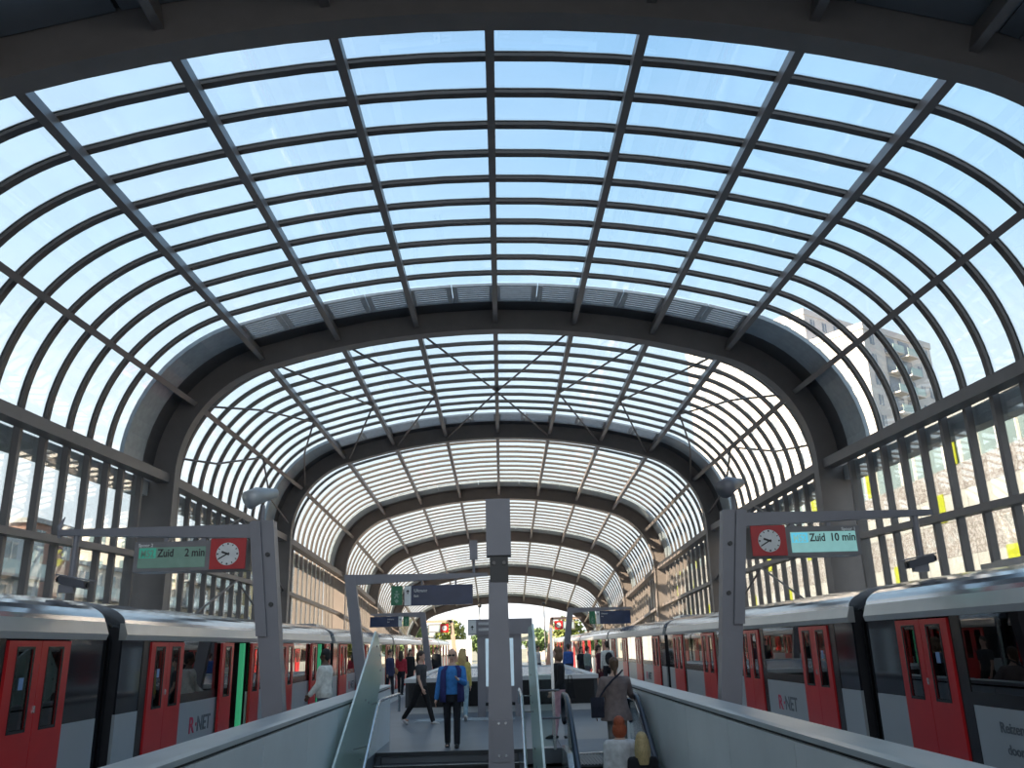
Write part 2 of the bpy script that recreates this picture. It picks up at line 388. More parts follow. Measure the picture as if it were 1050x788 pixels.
        for k in range(len(ys) - 1):
            ya, yb = ys[k] + 0.04, ys[k + 1] - 0.04
            for za, zb in ((r5, r6), (r6, r7), (r7, None)):
                mb = MB() if i <= 1 else joined
                lo0 = GND if zb is None else zb + zz(ya); lo1 = GND if zb is None else zb + zz(yb)
                mb.hexa([(xg0, ya, lo0), (xg1, ya, lo0), (xg1, yb, lo1), (xg0, yb, lo1), (xg0, ya, za + zz(ya)), (xg1, ya, za + zz(ya)), (xg1, yb, za + zz(yb)), (xg0, yb, za + zz(yb))])
                if i <= 1: part('pane', mb, M_wpane, Wd)
        if i > 1: part('panes', joined, M_wpane, Wd, kind='stuff')
        if i == 1:
            ym = (y0 + y1) / 2; zm = zz(ym); xb = sgn * (8.33 + 0.12) * K
            for hi, lo in ((r5, r6), (r6, r7)):
                for yq, dd in ((y0 + 0.25, d0), (y1 - 0.25, d1)):
                    part('bracing_rod', MB().tube([(xb, ym, hi + zm - 0.1), (xb, yq, lo + dd)], 0.035, 8), M_purlin, Wd, True)
# solid panelled soffit over the near bay
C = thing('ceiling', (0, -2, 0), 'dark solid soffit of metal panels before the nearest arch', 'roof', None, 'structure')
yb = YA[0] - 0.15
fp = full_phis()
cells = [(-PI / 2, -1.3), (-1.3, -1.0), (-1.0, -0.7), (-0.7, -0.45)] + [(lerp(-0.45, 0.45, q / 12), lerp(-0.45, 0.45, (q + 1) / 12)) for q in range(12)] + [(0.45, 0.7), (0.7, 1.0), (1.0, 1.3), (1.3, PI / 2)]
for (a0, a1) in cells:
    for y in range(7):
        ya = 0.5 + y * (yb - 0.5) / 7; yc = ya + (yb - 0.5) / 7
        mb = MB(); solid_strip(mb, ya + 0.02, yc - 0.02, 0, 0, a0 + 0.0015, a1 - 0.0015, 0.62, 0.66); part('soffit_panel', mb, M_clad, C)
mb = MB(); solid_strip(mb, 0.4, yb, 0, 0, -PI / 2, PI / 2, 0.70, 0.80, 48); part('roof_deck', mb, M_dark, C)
for j in range(-4, 5):
    p = math.copysign(PUR[abs(j)], j) if j else 0.0
    c0 = prof(p, 0.22); c1 = prof(p, 0.6); ux = math.cos(p) * 0.07; uz = -math.sin(p) * 0.07
    part('purlin', MB().loft([[(c0[0] - ux, yy, c0[1] - uz), (c0[0] + ux, yy, c0[1] + uz), (c1[0] + ux, yy, c1[1] + uz), (c1[0] - ux, yy, c1[1] - uz)] for yy in (0.5, yb)]), M_purlin, C)
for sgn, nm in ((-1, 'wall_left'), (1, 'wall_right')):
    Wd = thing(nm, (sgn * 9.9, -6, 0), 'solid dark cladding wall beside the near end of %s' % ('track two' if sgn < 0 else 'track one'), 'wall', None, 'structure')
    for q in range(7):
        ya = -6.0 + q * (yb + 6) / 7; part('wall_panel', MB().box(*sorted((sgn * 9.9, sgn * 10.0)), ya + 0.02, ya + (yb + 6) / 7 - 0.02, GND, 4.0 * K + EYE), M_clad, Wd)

# ================================================================== PLATFORM
XT = 5.0; PE = 4.85          # train side, platform edge
VX = 2.28; VY0, VY1 = 3.0, 16.2; LOW = -5.2
Fl = thing('floor', (0, 0, 0), 'grey island platform floor between the two trains', 'floor', None, 'structure')
for nm, b in (('deck', (-PE, PE, -8, VY0)), ('deck', (-PE, -VX, VY0, VY1)), ('deck', (VX, PE, VY0, VY1)), ('deck', (-PE, PE, VY1, 96))):
    part(nm, MB().box(b[0], b[1], b[2], b[3], -0.25, 0.0), M_floor, Fl)
for sgn in (-1, 1):
    part('edge_strip', MB().box(*sorted((sgn * PE, sgn * (PE - 0.35))), -8, 96, 0.001, 0.012), M_edge, Fl)
    part('tactile_strip', MB().box(*sorted((sgn * (PE - 0.75), sgn * (PE - 1.05))), -8, 96, 0.001, 0.01), M_edge, Fl)
    part('platform_wall', MB().box(*sorted((sgn * (PE - 0.1), sgn * (PE - 0.35))), -8, 96, -1.4, -0.25), M_par, Fl)
G = part('floor', MB().box(-400, 400, -60, 900, -1.6, -1.4), M_ground); tag(G, 'ground outside around the station', 'ground', None, 'structure')
for sgn in (-1, 1):
    tb = part('floor', MB().box(*sorted((sgn * 4.7, sgn * 9.9)), -8, 130, -1.39, -1.15), M_ballast); tag(tb, 'track bed of stone ballast under the train on %s' % ('track two' if sgn < 0 else 'track one'), 'track bed', None, 'structure')
# stairwell
LW = thing('floor', (0, 8, LOW), 'lower hall floor at the bottom of the stairwell', 'floor', None, 'structure')
part('deck', MB().box(-VX - 2, VX + 2, -4, VY1 + 0.5, LOW - 0.2, LOW), M_floor, LW)
for sgn, nm, sd_ in ((-1, 'wall_left', 'stairs'), (1, 'wall_right', 'escalator')):
    w = part(nm, MB().box(*sorted((sgn * VX, sgn * (VX + 0.25))), VY0, VY1, LOW, -0.30), M_par); tag(w, 'grey side wall inside the stairwell beside the %s' % sd_, 'wall', None, 'structure')
w = part('wall_back', MB().box(-VX, VX, VY1 + 0.02, VY1 + 0.2, LOW, -0.30), M_dark); tag(w, 'dark end wall under the stair landing', 'wall', None, 'structure')
# parapets with panels and a wide steel coping
for sgn in (-1, 1):
    sd_ = 'track two' if sgn < 0 else 'track one'; ye = 18.2 if sgn < 0 else 19.6
    P_ = thing('parapet', (sgn * 2.46, VY0, 0), 'long grey panelled stairwell parapet along the %s side' % sd_, 'parapet', 'stairwell parapets')
    n = 8; L = (ye - VY0) / n
    for k in range(n):
        part('panel', MB().box(*sorted((sgn * VX, sgn * 2.40)), VY0 + k * L + 0.008, VY0 + (k + 1) * L - 0.008, -0.25 if VY0 + (k + 1) * L < VY1 else 0.0, 0.98), M_par, P_)
        part('panel', MB().box(*sorted((sgn * 2.5, sgn * 2.62)), VY0 + k * L + 0.008, VY0 + (k + 1) * L - 0.008, 0.0, 0.98), M_par, P_)
    part('core', MB().box(*sorted((sgn * 2.40, sgn * 2.5)), VY0 + 0.02, ye - 0.02, 0, 0.98), M_dark, P_)
    part('shadow_joint', MB().box(*sorted((sgn * 2.31, sgn * 2.6)), VY0 + 0.01, ye - 0.01, 0.98, 1.01), M_dark, P_)
    part('coping', MB().prism([(sgn * (VX - 0.01), 1.01), (sgn * (VX - 0.01), 1.05), (sgn * 2.33, 1.06), (sgn * 2.64, 1.06), (sgn * 2.64, 1.01)], 'y', VY0, ye), M_cop, P_)
P_ = thing('parapet', (0, VY0, 0), 'grey parapet closing the near end of the stairwell', 'parapet', 'stairwell parapets')
part('panel', MB().box(-VX, VX, VY0 - 0.12, VY0, -0.25, 0.98), M_par, P_); part('coping', MB().box(-2.64, 2.64, VY0 - 0.2, VY0, 0.99, 1.05), M_cop, P_)
# low box enclosure further along the platform
B = thing('stair_enclosure', (0, 25.2, 0), 'low grey box enclosure with light plinth and coping behind the landing', 'enclosure')
bx0, bx1, by0, by1 = -2.75, 2.68, 25.3, 38.5
part('plinth', MB().box(bx0 + .02, bx1 - .02, by0 + .02, by1 - .02, 0.0, 0.16), M_cop, B)
for (a, b, c, d_) in ((bx0, bx1, by0, by0 + 0.12), (bx0, bx1, by1 - 0.12, by1), (bx0, bx0 + 0.12, by0 + 0.12, by1 - 0.12), (bx1 - 0.12, bx1, by0 + 0.12, by1 - 0.12)):
    part('wall_panel', MB().box(a, b, c, d_, 0.16, 0.82), pm('enclosure_dark', (0.05, 0.055, 0.06), 0.5), B)
for (a, b, c, d_) in ((bx0 - .03, bx1 + .03, by0 - .03, by0 + 0.25), (bx0 - .03, bx1 + .03, by1 - 0.25, by1 + .03), (bx0 - .03, bx0 + 0.25, by0 + 0.25, by1 - 0.25), (bx1 - 0.25, bx1 + .03, by0 + 0.25, by1 - 0.25)):
    part('coping', MB().box(a, b, c, d_, 0.82, 0.93), M_cop, B)
part('lid', MB().box(bx0 + 0.25, bx1 - 0.25, by0 + 0.25, by1 - 0.25, 0.84, 0.88), pm('lid_blue_grey', (0.20, 0.26, 0.33), 0.25), B)
tp = part('tactile_paving', MB().box(-2.2, 0.3, 22.5, 23.3, 0.0, 0.012), pm('tactile_grey', (0.30, 0.33, 0.35), 0.6, var=0.35, scale=9), None, base=(-1, 22.9, 0))
tag(tp, 'pale ribbed tactile paving strip before the low box enclosure', 'paving')
# ================================================================== STAIRS, ESCALATOR, GLASS
St = thing('staircase', (-0.95, 16.2, 0), 'dark staircase going down below the walking man', 'stairs')
sm = MB().box(-2.26, 0.36, -0.32, 0.0, -0.05, 0.0); sm.cur = 1; sm.box(-2.26, 0.36, -0.29, -0.26, -0.17, -0.05); sm.cur = 2; sm.box(-2.26, 0.36, -0.325, -0.28, -0.012, 0.003)
sme = sm.mesh([M_stair, M_dark, M_rail], (-0.95, 0, 0))
for k in range(29): link('step', sme, St, (0, -0.29 * k, -0.175 * (k + 1)))
for x in (-2.2, 0.3): part('stringer', MB().prism([(16.19, -0.02), (16.19, -0.5), (7.6, -5.1), (7.0, -5.1)], 'x', x - 0.04, x + 0.04), M_dark, St)
nl = part('landing_nosing', MB().box(-2.26, 0.36, 16.14, 16.2, -0.06, 0.004), M_stair, St)
# escalator
EX0, EX1 = 1.12, 2.06; EY = 14.3
Es = thing('escalator', ((EX0 + EX1) / 2, 15.5, 0), 'escalator with black handrails and glass sides carrying the women up', 'escalator')
M_estep = pm('escalator_step', (0.10, 0.115, 0.13), 0.4, 0.5, 0.1, 5)
part('landing_plate', MB().box(EX0 - 0.1, EX1 + 0.1, 15.3, 17.4, 0.0, 0.015), pm('escalator_plate', (0.11, 0.14, 0.18), 0.45, 0.2), Es)
part('comb_edge', MB().box(EX0 - 0.05, EX1 + 0.05, 15.22, 15.3, -0.02, 0.018), M_rail, Es)
em = MB().box(EX0, EX1, -0.4, 0.0, -0.03, 0.0); em.cur = 1; em.box(EX0, EX1, -0.02, 0.0, -0.231, -0.03)
for q in range(18): em.cur = 0; em.box(EX0 + 0.01 + q * 0.052, EX0 + 0.035 + q * 0.052, -0.4, 0.0, 0.0, 0.012)
eme = em.mesh([M_estep, M_dark], ((EX0 + EX1) / 2, 0, 0))
def estep_z(y):
    return 0.0 if y > EY else -(EY - y) * 0.577
for k in range(24):
    yb_ = 15.2 - 0.4 * k; z = -0.012 if yb_ > EY + 0.2 else -0.012 - round((EY + 0.2 - yb_) / 0.4) * 0.231
    link('step', eme, Es, (0, yb_ - 15.5, z))
def rail_z(y, h): return h + (0 if y > EY else -(EY - y) * 0.577)
for x, s_ in ((EX0 - 0.09, -1), (EX1 + 0.09, 1)):
    ys = [EY + 0.9, EY + 0.3, EY, EY - 1, EY - 9.5]
    pts = [(x, EY + 0.95, 0.5), (x, EY + 1.14, 0.56), (x, EY + 1.2, 0.72), (x, EY + 1.12, 0.87), (x, EY + 0.95, 0.94)] + [(x, EY + 0.4, 0.945), (x, EY + 0.1, 0.91), (x, EY - 0.3, 0.73), (x, EY - 1.0, 0.33), (x, EY - 9.0, 0.33 - 8 * 0.577)]
    part('handrail', MB().tube(pts, 0.045, 8), M_rubber, Es, True)
    pts2 = [(p[0] - s_ * 0.02, p[1] - (0.06 if p[1] > EY + 0.9 else 0), p[2] - (0.07 if k > 3 else 0.0)) for k, p in enumerate(pts)]
    part('rail_track', MB().tube(pts2[3:], 0.03, 6), M_rail, Es, True)
    gp = [(EY + 1.1, 0.1), (EY + 1.12, 0.8), (EY + 0.4, 0.88), (EY, 0.82), (EY - 1, 0.27), (EY - 9, 0.27 - 8 * 0.577), (EY - 9, -0.4 - 8 * 0.577), (EY - 1, -0.4), (EY, 0.08)]
    part('glass_side', MB().prism(gp, 'x', x - 0.006, x + 0.006), M_clear, Es)
    sp_ = [(EY + 1.2, -0.2), (EY + 1.2, 0.12), (EY, 0.12), (EY - 9, 0.12 - 9 * 0.577), (EY - 9, -0.5 - 9 * 0.577), (EY, -0.35)]
    part('skirt', MB().prism(sp_, 'x', x - 0.05, x + 0.05), M_rail if s_ < 0 else M_post, Es)
# tall frosted glass screens following the stair slope
def screen(x, pts, label, bolts):
    T = thing('glass_screen', (x, pts[0][0], 0), label, 'glass screen', 'frosted stair screens')
    part('sheet', MB().prism(pts, 'x', x - 0.012, x + 0.012), M_gframe, T)
    part('edge', MB().bar((x, pts[0][0], pts[0][1]), (x, pts[-1][0], pts[-1][1]), 0.028, 0.02), pm('glass_edge', (0.70, 0.78, 0.74), 0.2), T)
    for (y, z) in bolts: part('bolt', MB().tube([(x - 0.022, y, z), (x + 0.022, y, z)], 0.018, 8), M_post, T)
screen(-2.15, [(15.0, 2.04), (15.3, 1.98), (15.95, 1.35), (13.9, 0.0), (10.5, -1.9), (8.6, -1.6), (11.5, 0.32)], 'pale green frosted glass screen sloping beside the stair, nearest the train with open doors', [(15.1, 1.8), (15.5, 1.65), (15.6, 1.4), (14.0, 1.0), (14.3, 0.95), (13.6, 0.2)])
screen(0.47, [(13.2, 2.05), (15.2, 2.05), (15.75, 1.4), (14.6, -0.1), (11.5, -1.9), (8.0, -1.4), (10.8, 0.36)], 'pale green frosted glass screen between the stair and the escalator', [(14.4, 1.3), (14.0, 0.9), (13.4, 0.3), (13.0, 0.1)])
# stair handrails
def handrail(pts, posts, label):
    T = thing('handrail', (pts[0][0], pts[0][1], 0), label, 'handrail', 'stair handrails')
    part('tube', MB().tube(pts, 0.025, 10), M_rail, T, True)
    for a, b in posts: part('bracket', MB().tube([a, b], 0.012, 6), M_rail, T)
handrail([(-1.9, 16.45, 0.66), (-1.9, 16.5, 0.9), (-1.9, 16.3, 0.97), (-1.92, 14.0, 0.99), (-1.92, 13.7, 0.9), (-1.92, 7.0, -3.1)], [((-1.92, 13.0, 0.45), (-2.15, 13.0, 0.4)), ((-1.92, 14.6, 0.96), (-2.15, 14.6, 0.9))], 'steel stair handrail on the screen nearest the train with open doors')
handrail([(0.30, 17.0, 0.7), (0.30, 17.05, 0.9), (0.30, 16.8, 0.97), (0.29, 14.0, 0.99), (0.29, 13.7, 0.9), (0.29, 7.0, -3.1)], [((0.29, 13.6, 0.8), (0.47, 13.6, 0.8)), ((0.29, 14.6, 0.97), (0.47, 14.6, 0.97))], 'steel stair handrail beside the screen by the escalator')
gf = thing('glass_fin', (0.9, 16.0, 0), 'slim clear glass panel with steel rods between screen and escalator', 'glass panel')
part('post', MB().box(0.87, 0.92, 16.0, 16.06, 0, 2.05), M_rail, gf)
part('sheet', MB().box(0.5, 0.87, 16.02, 16.035, 0.05, 1.25), M_clear, gf)
for z in (0.52, 0.98): part('rod', MB().tube([(0.48, 15.9, z), (1.0, 15.9, z)], 0.018, 8), M_post, gf)

# ================================================================== CENTRE POST, INFO BOARD
T = thing('steel_post', (-0.03, 9.5, -3.75), 'tall grey steel post with box head between stair and escalator', 'post')
part('shaft', MB().loft([[(-0.165, 9.38, -3.75), (0.105, 9.38, -3.75), (0.105, 9.62, -3.75), (-0.165, 9.62, -3.75)], [(-0.165, 9.38, 0.5), (0.105, 9.38, 0.5), (0.105, 9.62, 0.5), (-0.165, 9.62, 0.5)], [(-0.13, 9.41, 2.45), (0.07, 9.41, 2.45), (0.07, 9.59, 2.45), (-0.13, 9.59, 2.45)]]), M_post, T)
nk = part('neck', MB().box(-0.115, 0.085, 9.39, 9.61, 2.42, 2.70), M_blackp, T)
for x in (-0.07, 0.04): part('bolt', MB().tube([(x, 9.36, 2.62), (x, 9.40, 2.62)], 0.02, 8), M_steel, nk)
part('head', MB().box(-0.15, 0.12, 9.35, 9.65, 2.70, 3.32), M_post, T)
cpl = part('cover_plate', MB().box(-0.12, 0.07, 9.365, 9.385, 0.62, 1.02), M_post, T)
for z in (0.68, 0.99):
    for x in (-0.05, 0.02): part('bolt', MB().tube([(x, 9.345, z), (x, 9.37, z)], 0.013, 8), M_rail, cpl)
T = thing('info_board', (-0.05, 23.6, 0), 'grey information board with two lit poster panels and arrow sign behind the centre post', 'sign')
for x in (-0.56, 0.42): part('post', MB().box(x - 0.1, x + 0.1, 23.5, 23.7, 0, 2.12), M_post, T)
ps = part('poster', MB().box(-0.44, -0.24, 23.48, 23.52, 0.75, 1.95), pm('poster_pale_blue', (0.45, 0.58, 0.68), 0.3, emit=(0.45, 0.6, 0.7), estr=0.35, var=0.15, scale=3), T)
part('poster', MB().box(0.13, 0.30, 23.48, 23.52, 0.75, 1.95), MATS['poster_pale_blue'], T)
part('back_panel', MB().box(-0.5, 0.36, 23.53, 23.6, 0.35, 2.1), M_post, T)
part('header', MB().box(-0.9, 0.82, 23.45, 23.6, 2.05, 2.45), M_post, T)
ap = part('arrow_panel', MB().box(-0.89, -0.68, 23.43, 23.45, 2.08, 2.43), M_white, T)
part('arrow', MB().prism([(-0.785, 2.30), (-0.74, 2.24), (-0.775, 2.24), (-0.775, 2.18), (-0.795, 2.18), (-0.795, 2.24), (-0.83, 2.24)], 'y', 23.42, 23.43), M_blackp, ap)
for z in (2.15, 2.3): part('text_bar', MB().box(-0.62, -0.3, 23.43, 23.45, z, z + 0.07), M_louv, T)
T = thing('enclosure_grille', (0, 25.22, 0.16), 'dark perforated grille on the front of the low box enclosure', 'grille')
for k in range(26): part('slat', MB().box(bx0 + 0.1, bx1 - 0.1, 25.262, 25.298, 0.18 + k * 0.0245, 0.192 + k * 0.0245), M_dark, T)

# ================================================================== GANTRIES WITH DISPLAYS
def clock(T, cx, y, cz, r):
    f = part('clock_face', MB().tube([(cx, y, cz), (cx, y - 0.012, cz)], r, 28), M_white, T)
    for k in range(12):
        a = k * PI / 6; w = 0.02 if k % 3 == 0 else 0.012
        part('hour_mark', MB().bar((cx + math.sin(a) * r * 0.80, y - 0.014, cz + math.cos(a) * r * 0.80), (cx + math.sin(a) * r * 0.95, y - 0.014, cz + math.cos(a) * r * 0.95), w, 0.004, (0, 1, 0)), M_blackp, f)
    for ang, ln, w in ((290, 0.55, 0.026), (240, 0.85, 0.016)):
        a = math.radians(ang); part('clock_hand', MB().bar((cx - math.sin(a) * r * 0.18, y - 0.018, cz - math.cos(a) * r * 0.18), (cx + math.sin(a) * r * ln, y - 0.018, cz + math.cos(a) * r * ln), w, 0.004, (0, 1, 0)), M_blackp, f)
def cctv(name, x, y, z, sgn, label, group):
    T = thing(name, (x, y, z), label, 'camera', group)
    part('housing', MB().loft([[(x + sgn * 0.14 * -1, y + 0.1, z + 0.06 + q * 0), (x - sgn * 0.14, y - 0.06, z + 0.06), (x - sgn * 0.14, y - 0.06, z + 0.16), (x - sgn * 0.14, y + 0.1, z + 0.16)] if q == 0 else
                              [(x + sgn * 0.22, y + 0.06, z - 0.02), (x + sgn * 0.22, y - 0.10, z - 0.02), (x + sgn * 0.22, y - 0.10, z + 0.08), (x + sgn * 0.22, y + 0.06, z + 0.08)] for q in (0, 1)]), pm('camera_grey', (0.10, 0.10, 0.115), 0.4), T)
    part('sun_hood', MB().bar((x - sgn * 0.16, y + 0.02, z + 0.175), (x + sgn * 0.30, y - 0.02, z + 0.085), 0.2, 0.015), M_post, T)
    part('lens', MB().tube([(x + sgn * 0.22, y - 0.02, z + 0.03), (x + sgn * 0.24, y - 0.02, z + 0.025)], 0.035, 10), M_blackp, T)
    part('rear_cap', MB().tube([(x - sgn * 0.14, y + 0.02, z + 0.11), (x - sgn * 0.19, y + 0.02, z + 0.12)], 0.045, 10), M_blackp, T)
    part('bracket', MB().box(x - 0.14, x + 0.06, y - 0.04, y + 0.04, z - 0.06, z + 0.05), M_post, T)
def lean_post(T, y, xb, xt, zt, wb, wt, d=0.2):
    part('post', MB().hexa([(xb - wb / 2, y, 0), (xb + wb / 2, y, 0), (xb + wb / 2, y + d, 0), (xb - wb / 2, y + d, 0), (xt - wt / 2, y, zt), (xt + wt / 2, y, zt), (xt + wt / 2, y + d, zt), (xt - wt / 2, y + d, zt)]), M_post, T)
def display_gantry(sgn, y, lcd, block, line, dest, mins, spoor):
    sd_ = 'track two' if sgn < 0 else 'track one'
    T = thing('sign_gantry', (sgn * 2.8, y, 0), 'leaning grey post with long arm carrying the %s display' % ('two-minute' if sgn < 0 else 'ten-minute'), 'gantry', 'platform sign gantries')
    lean_post(T, y, sgn * 2.82, sgn * 3.21, 3.46, 0.26, 0.29)
    part('side_plate', MB().hexa([(sgn * 3.12 - 0.07, y - 0.05, 1.95), (sgn * 3.12 + 0.07, y - 0.05, 1.95), (sgn * 3.12 + 0.07, y, 1.95), (sgn * 3.12 - 0.07, y, 1.95), (sgn * 3.30 - 0.07, y - 0.05, 3.44), (sgn * 3.30 + 0.07, y - 0.05, 3.44), (sgn * 3.30 + 0.07, y, 3.44), (sgn * 3.30 - 0.07, y, 3.44)]), M_post, T)
    for z in (2.35, 3.0): part('bolt', MB().tube([(sgn * (2.98 + (z - 2) * 0.13), y - 0.03, z), (sgn * (2.98 + (z - 2) * 0.13), y, z)], 0.03, 8), M_blackp, T)
    x0, x1 = sgn * 3.1, sgn * 5.95
    part('arm', MB().hexa([(x0, y + .02, 3.22), (x1, y + .02, 3.33), (x1, y + 0.16, 3.33), (x0, y + 0.16, 3.22), (x0, y + .02, 3.42), (x1, y + .02, 3.40), (x1, y + 0.16, 3.40), (x0, y + 0.16, 3.42)]), M_post, T)
    part('drop_pole', MB().tube([(sgn * 5.72, y + 0.08, 3.36), (sgn * 5.72, y + 0.08, 2.60)], 0.04, 10), M_post, T)
    if sgn < 0: part('end_hook', MB().tube([(x1, y + 0.08, 3.30), (x1 - 0.02, y + 0.08, 3.45), (x1 + 0.04, y + 0.08, 3.58)], [0.03, 0.035, 0.006], 8), M_post, T)
    for q in (3.5, 4.0, 4.5): part('hanger', MB().bar((sgn * q, y + 0.08, 3.18), (sgn * q, y + 0.08, 3.26), 0.06), M_post, T)
    # the display box is a thing of its own, hung from the arm
    D = thing('departure_display', (sgn * 4.08, y + 0.02, 2.80), ('departure display with dim green screen reading Zuid 2 min and red clock box' if sgn < 0 else 'departure display with bright cyan screen reading Zuid 10 min and red clock box'), 'display', 'departure displays')
    xa, xb = sorted((sgn * 3.36, sgn * 4.84)); yf = y - 0.12
    part('case', MB().box(xa, xb, yf, y + 0.22, 2.80, 3.19), pm('display_case', (0.19, 0.18, 0.185), 0.4), D)
    xc0, xc1 = sorted((sgn * 3.365, sgn * 3.83)); cb = part('clock_box', MB().box(xc0, xc1, yf - 0.03, yf, 2.81, 3.21), M_clockred, D)
    clock(cb, (xc0 + xc1) / 2, yf - 0.03, 3.005, 0.148)
    s0, s1 = sorted((sgn * 3.90, sgn * 4.78)); scn = part('screen', MB().box(s0, s1, yf - 0.008, yf, 2.845, 3.115), lcd, D)
    blk = part('line_block', MB().box(s0 + 0.01, s0 + 0.23, yf - 0.011, yf - 0.008, 2.975, 3.105), block, D)
    R_ = (1, 0, 0); U_ = (0, 0, 1)
    text('line_number', line, 0.13, M_lcd if sgn < 0 else M_lcdb, D, (s0 + 0.035, yf - 0.013, 2.99), R_, U_, 0.17)
    text('destination', dest, 0.145, M_blackp, D, (s0 + 0.25, yf - 0.012, 2.99), R_, U_, 0.21)
    text('minutes', mins, 0.145, M_blackp, D, (s1 - (0.27 if sgn < 0 else 0.33), yf - 0.012, 2.99), R_, U_, 0.26 if sgn < 0 else 0.32)
    text('track_text', spoor, 0.06, M_white, D, (xa + 0.05 if sgn < 0 else xb - 0.24, yf - 0.004, 3.125), R_, U_)
    cctv('security_camera', sgn * 5.66, y - 0.05, 2.62, -sgn, 'security camera on the arm end beyond the %s display' % ('two-minute' if sgn < 0 else 'ten-minute'), 'security cameras')
    H = thing('floodlight', (sgn * 3.24, y + 0.1, 3.46), 'grey floodlight on top of the post of the %s display' % ('two-minute' if sgn < 0 else 'ten-minute'), 'lamp', 'floodlights')
    part('stem', MB().tube([(sgn * 3.24, y + 0.1, 3.46), (sgn * 3.24, y + 0.1, 3.68)], 0.03, 8), M_post, H)
    part('lamp_head', MB().tube([(sgn * 3.24 - 0.16, y - 0.08, 3.72), (sgn * 3.24 - 0.06, y + 0.02, 3.80), (sgn * 3.24 + 0.16, y + 0.18, 3.86)], [0.13, 0.12, 0.06], 12), M_louv if sgn < 0 else M_post, H, True)
display_gantry(-1, 11.5, M_lcd, M_lcdt, 'M52', 'Zuid', '2 min', 'Spoor 2')
display_gantry(1, 11.5, M_lcdb, M_lcdt2, 'M52', 'Zuid', '10 min', 'Spoor 1')
def running_man(T, x, y, z, s):
    part('pictogram', MB().tube([(x, y, z + 0.36 * s), (x, y - 0.006, z + 0.36 * s)], 0.05 * s, 10), M_lcd, T)
    part('pictogram', MB().prism([(x - .12 * s, z + .28 * s), (x + .12 * s, z + .28 * s), (x + .12 * s, z + .24 * s), (x + .04 * s, z + .24 * s), (x + .09 * s, z + .1 * s), (x + .04 * s, z + .1 * s), (x, z + .18 * s), (x - .08 * s, z + .08 * s), (x - .12 * s, z + .12 * s), (x - .04 * s, z + .22 * s)], 'y', y - 0.006, y), M_lcd, T)
    part('arrow', MB().prism([(x, z - .12 * s), (x + .1 * s, z), (x + .04 * s, z), (x + .04 * s, z + .05 * s), (x - .04 * s, z + .05 * s), (x - .04 * s, z), (x - .1 * s, z)], 'y', y - 0.006, y), M_lcd, T)
def way_gantry(xb, xt, y, zt, x_end, s0, s1, ex, wb, wt, label, slabel, elabel, z0=2.69, z1=3.14, box=False):
    T = thing('sign_gantry', (xb, y, 0), label, 'gantry', 'platform sign gantries')
    lean_post(T, y, xb, xt, zt, wb, wt, 0.18)
    d = 1 if x_end > xt else -1
    part('arm', MB().hexa([(xt, y + .02, zt - 0.24), (x_end, y + .02, zt - 0.10), (x_end, y + 0.16, zt - 0.10), (xt, y + 0.16, zt - 0.24), (xt, y + .02, zt - .005), (x_end, y + .02, zt - 0.03), (x_end, y + 0.16, zt - 0.03), (xt, y + 0.16, zt - .005)]), M_post, T)
    for q in (0.25, 0.75): part('hanger', MB().bar((lerp(s0, s1, q), y + 0.08, z1), (lerp(s0, s1, q), y + 0.08, zt - 0.1), 0.04), M_post, T)
    part('hanger', MB().bar((ex, y + 0.08, z1 - 0.02), (ex, y + 0.08, zt - 0.1), 0.03), M_post, T)
    Sg = thing('direction_sign', ((s0 + s1) / 2, y, z0), slabel, 'sign', 'direction signs')
    part('panel', MB().box(s0, s1, y + 0.02, y + 0.14, z0, z1), M_navy, Sg)
    a0, a1 = (s0, s0 + 0.15) if ex < s0 else (s1 - 0.15, s1)
    p = part('arrow_panel', MB().box(a0, a1, y + 0.008, y + 0.02, z0 + 0.01, z1 - 0.01), M_white, Sg); xm = (a0 + a1) / 2; zm = z1 - 0.14
    part('arrow', MB().prism([(xm, zm + 0.05), (xm + 0.045, zm), (xm + .012, zm), (xm + .012, zm - .05), (xm - .012, zm - .05), (xm - .012, zm), (xm - .045, zm)], 'y', y, y + 0.008), M_blackp, p)
    tx = s0 + 0.22 if ex < s0 else s0 + (s1 - s0) * 0.55
    text('lettering', 'Uitgang', 0.10, M_louv, Sg, (tx, y + 0.015, z1 - 0.15), (1, 0, 0), (0, 0, 1)); text('lettering', 'Exit', 0.07, M_louv, Sg, (tx, y + 0.015, z1 - 0.26), (1, 0, 0), (0, 0, 1))
    E_ = thing('exit_sign', (ex, y, z0), elabel, 'sign', 'green exit signs')
    part('panel', MB().box(ex - 0.13, ex + 0.13, y + 0.02, y + 0.12, z0 + 0.02, z1), M_exit, E_); running_man(E_, ex, y + 0.02, z0 + 0.12, 0.55)
    if box:
        Lb = thing('loudspeaker', (-0.62, y + 0.08, zt - 0.03), 'grey loudspeaker box standing on the end of the inward arm', 'loudspeaker')
        part('stem', MB().tube([(-0.62, y + 0.08, zt - 0.05), (-0.62, y + 0.08, zt + 0.3)], 0.03, 8), M_post, Lb); part('cabinet', MB().box(-0.71, -0.53, y, y + 0.16, zt + 0.28, zt + 0.72), M_post, Lb)
way_gantry(-3.0, -3.5, 20, 3.42, -0.3, -2.22, -0.65, -2.40, 0.26, 0.24, 'leaning grey post with an arm reaching inwards over the landing', 'navy direction sign hanging above the stair landing', 'green exit sign beside the navy sign above the landing', box=True)
way_gantry(-3.2, -3.62, 40, 3.34, -6.0, -6.0, -4.55, -4.35, 0.30, 0.26, 'far leaning grey post with arm over the track two train', 'navy direction sign over the far track two carriages', 'green exit sign over the far track two carriages', 2.71, 3.17)
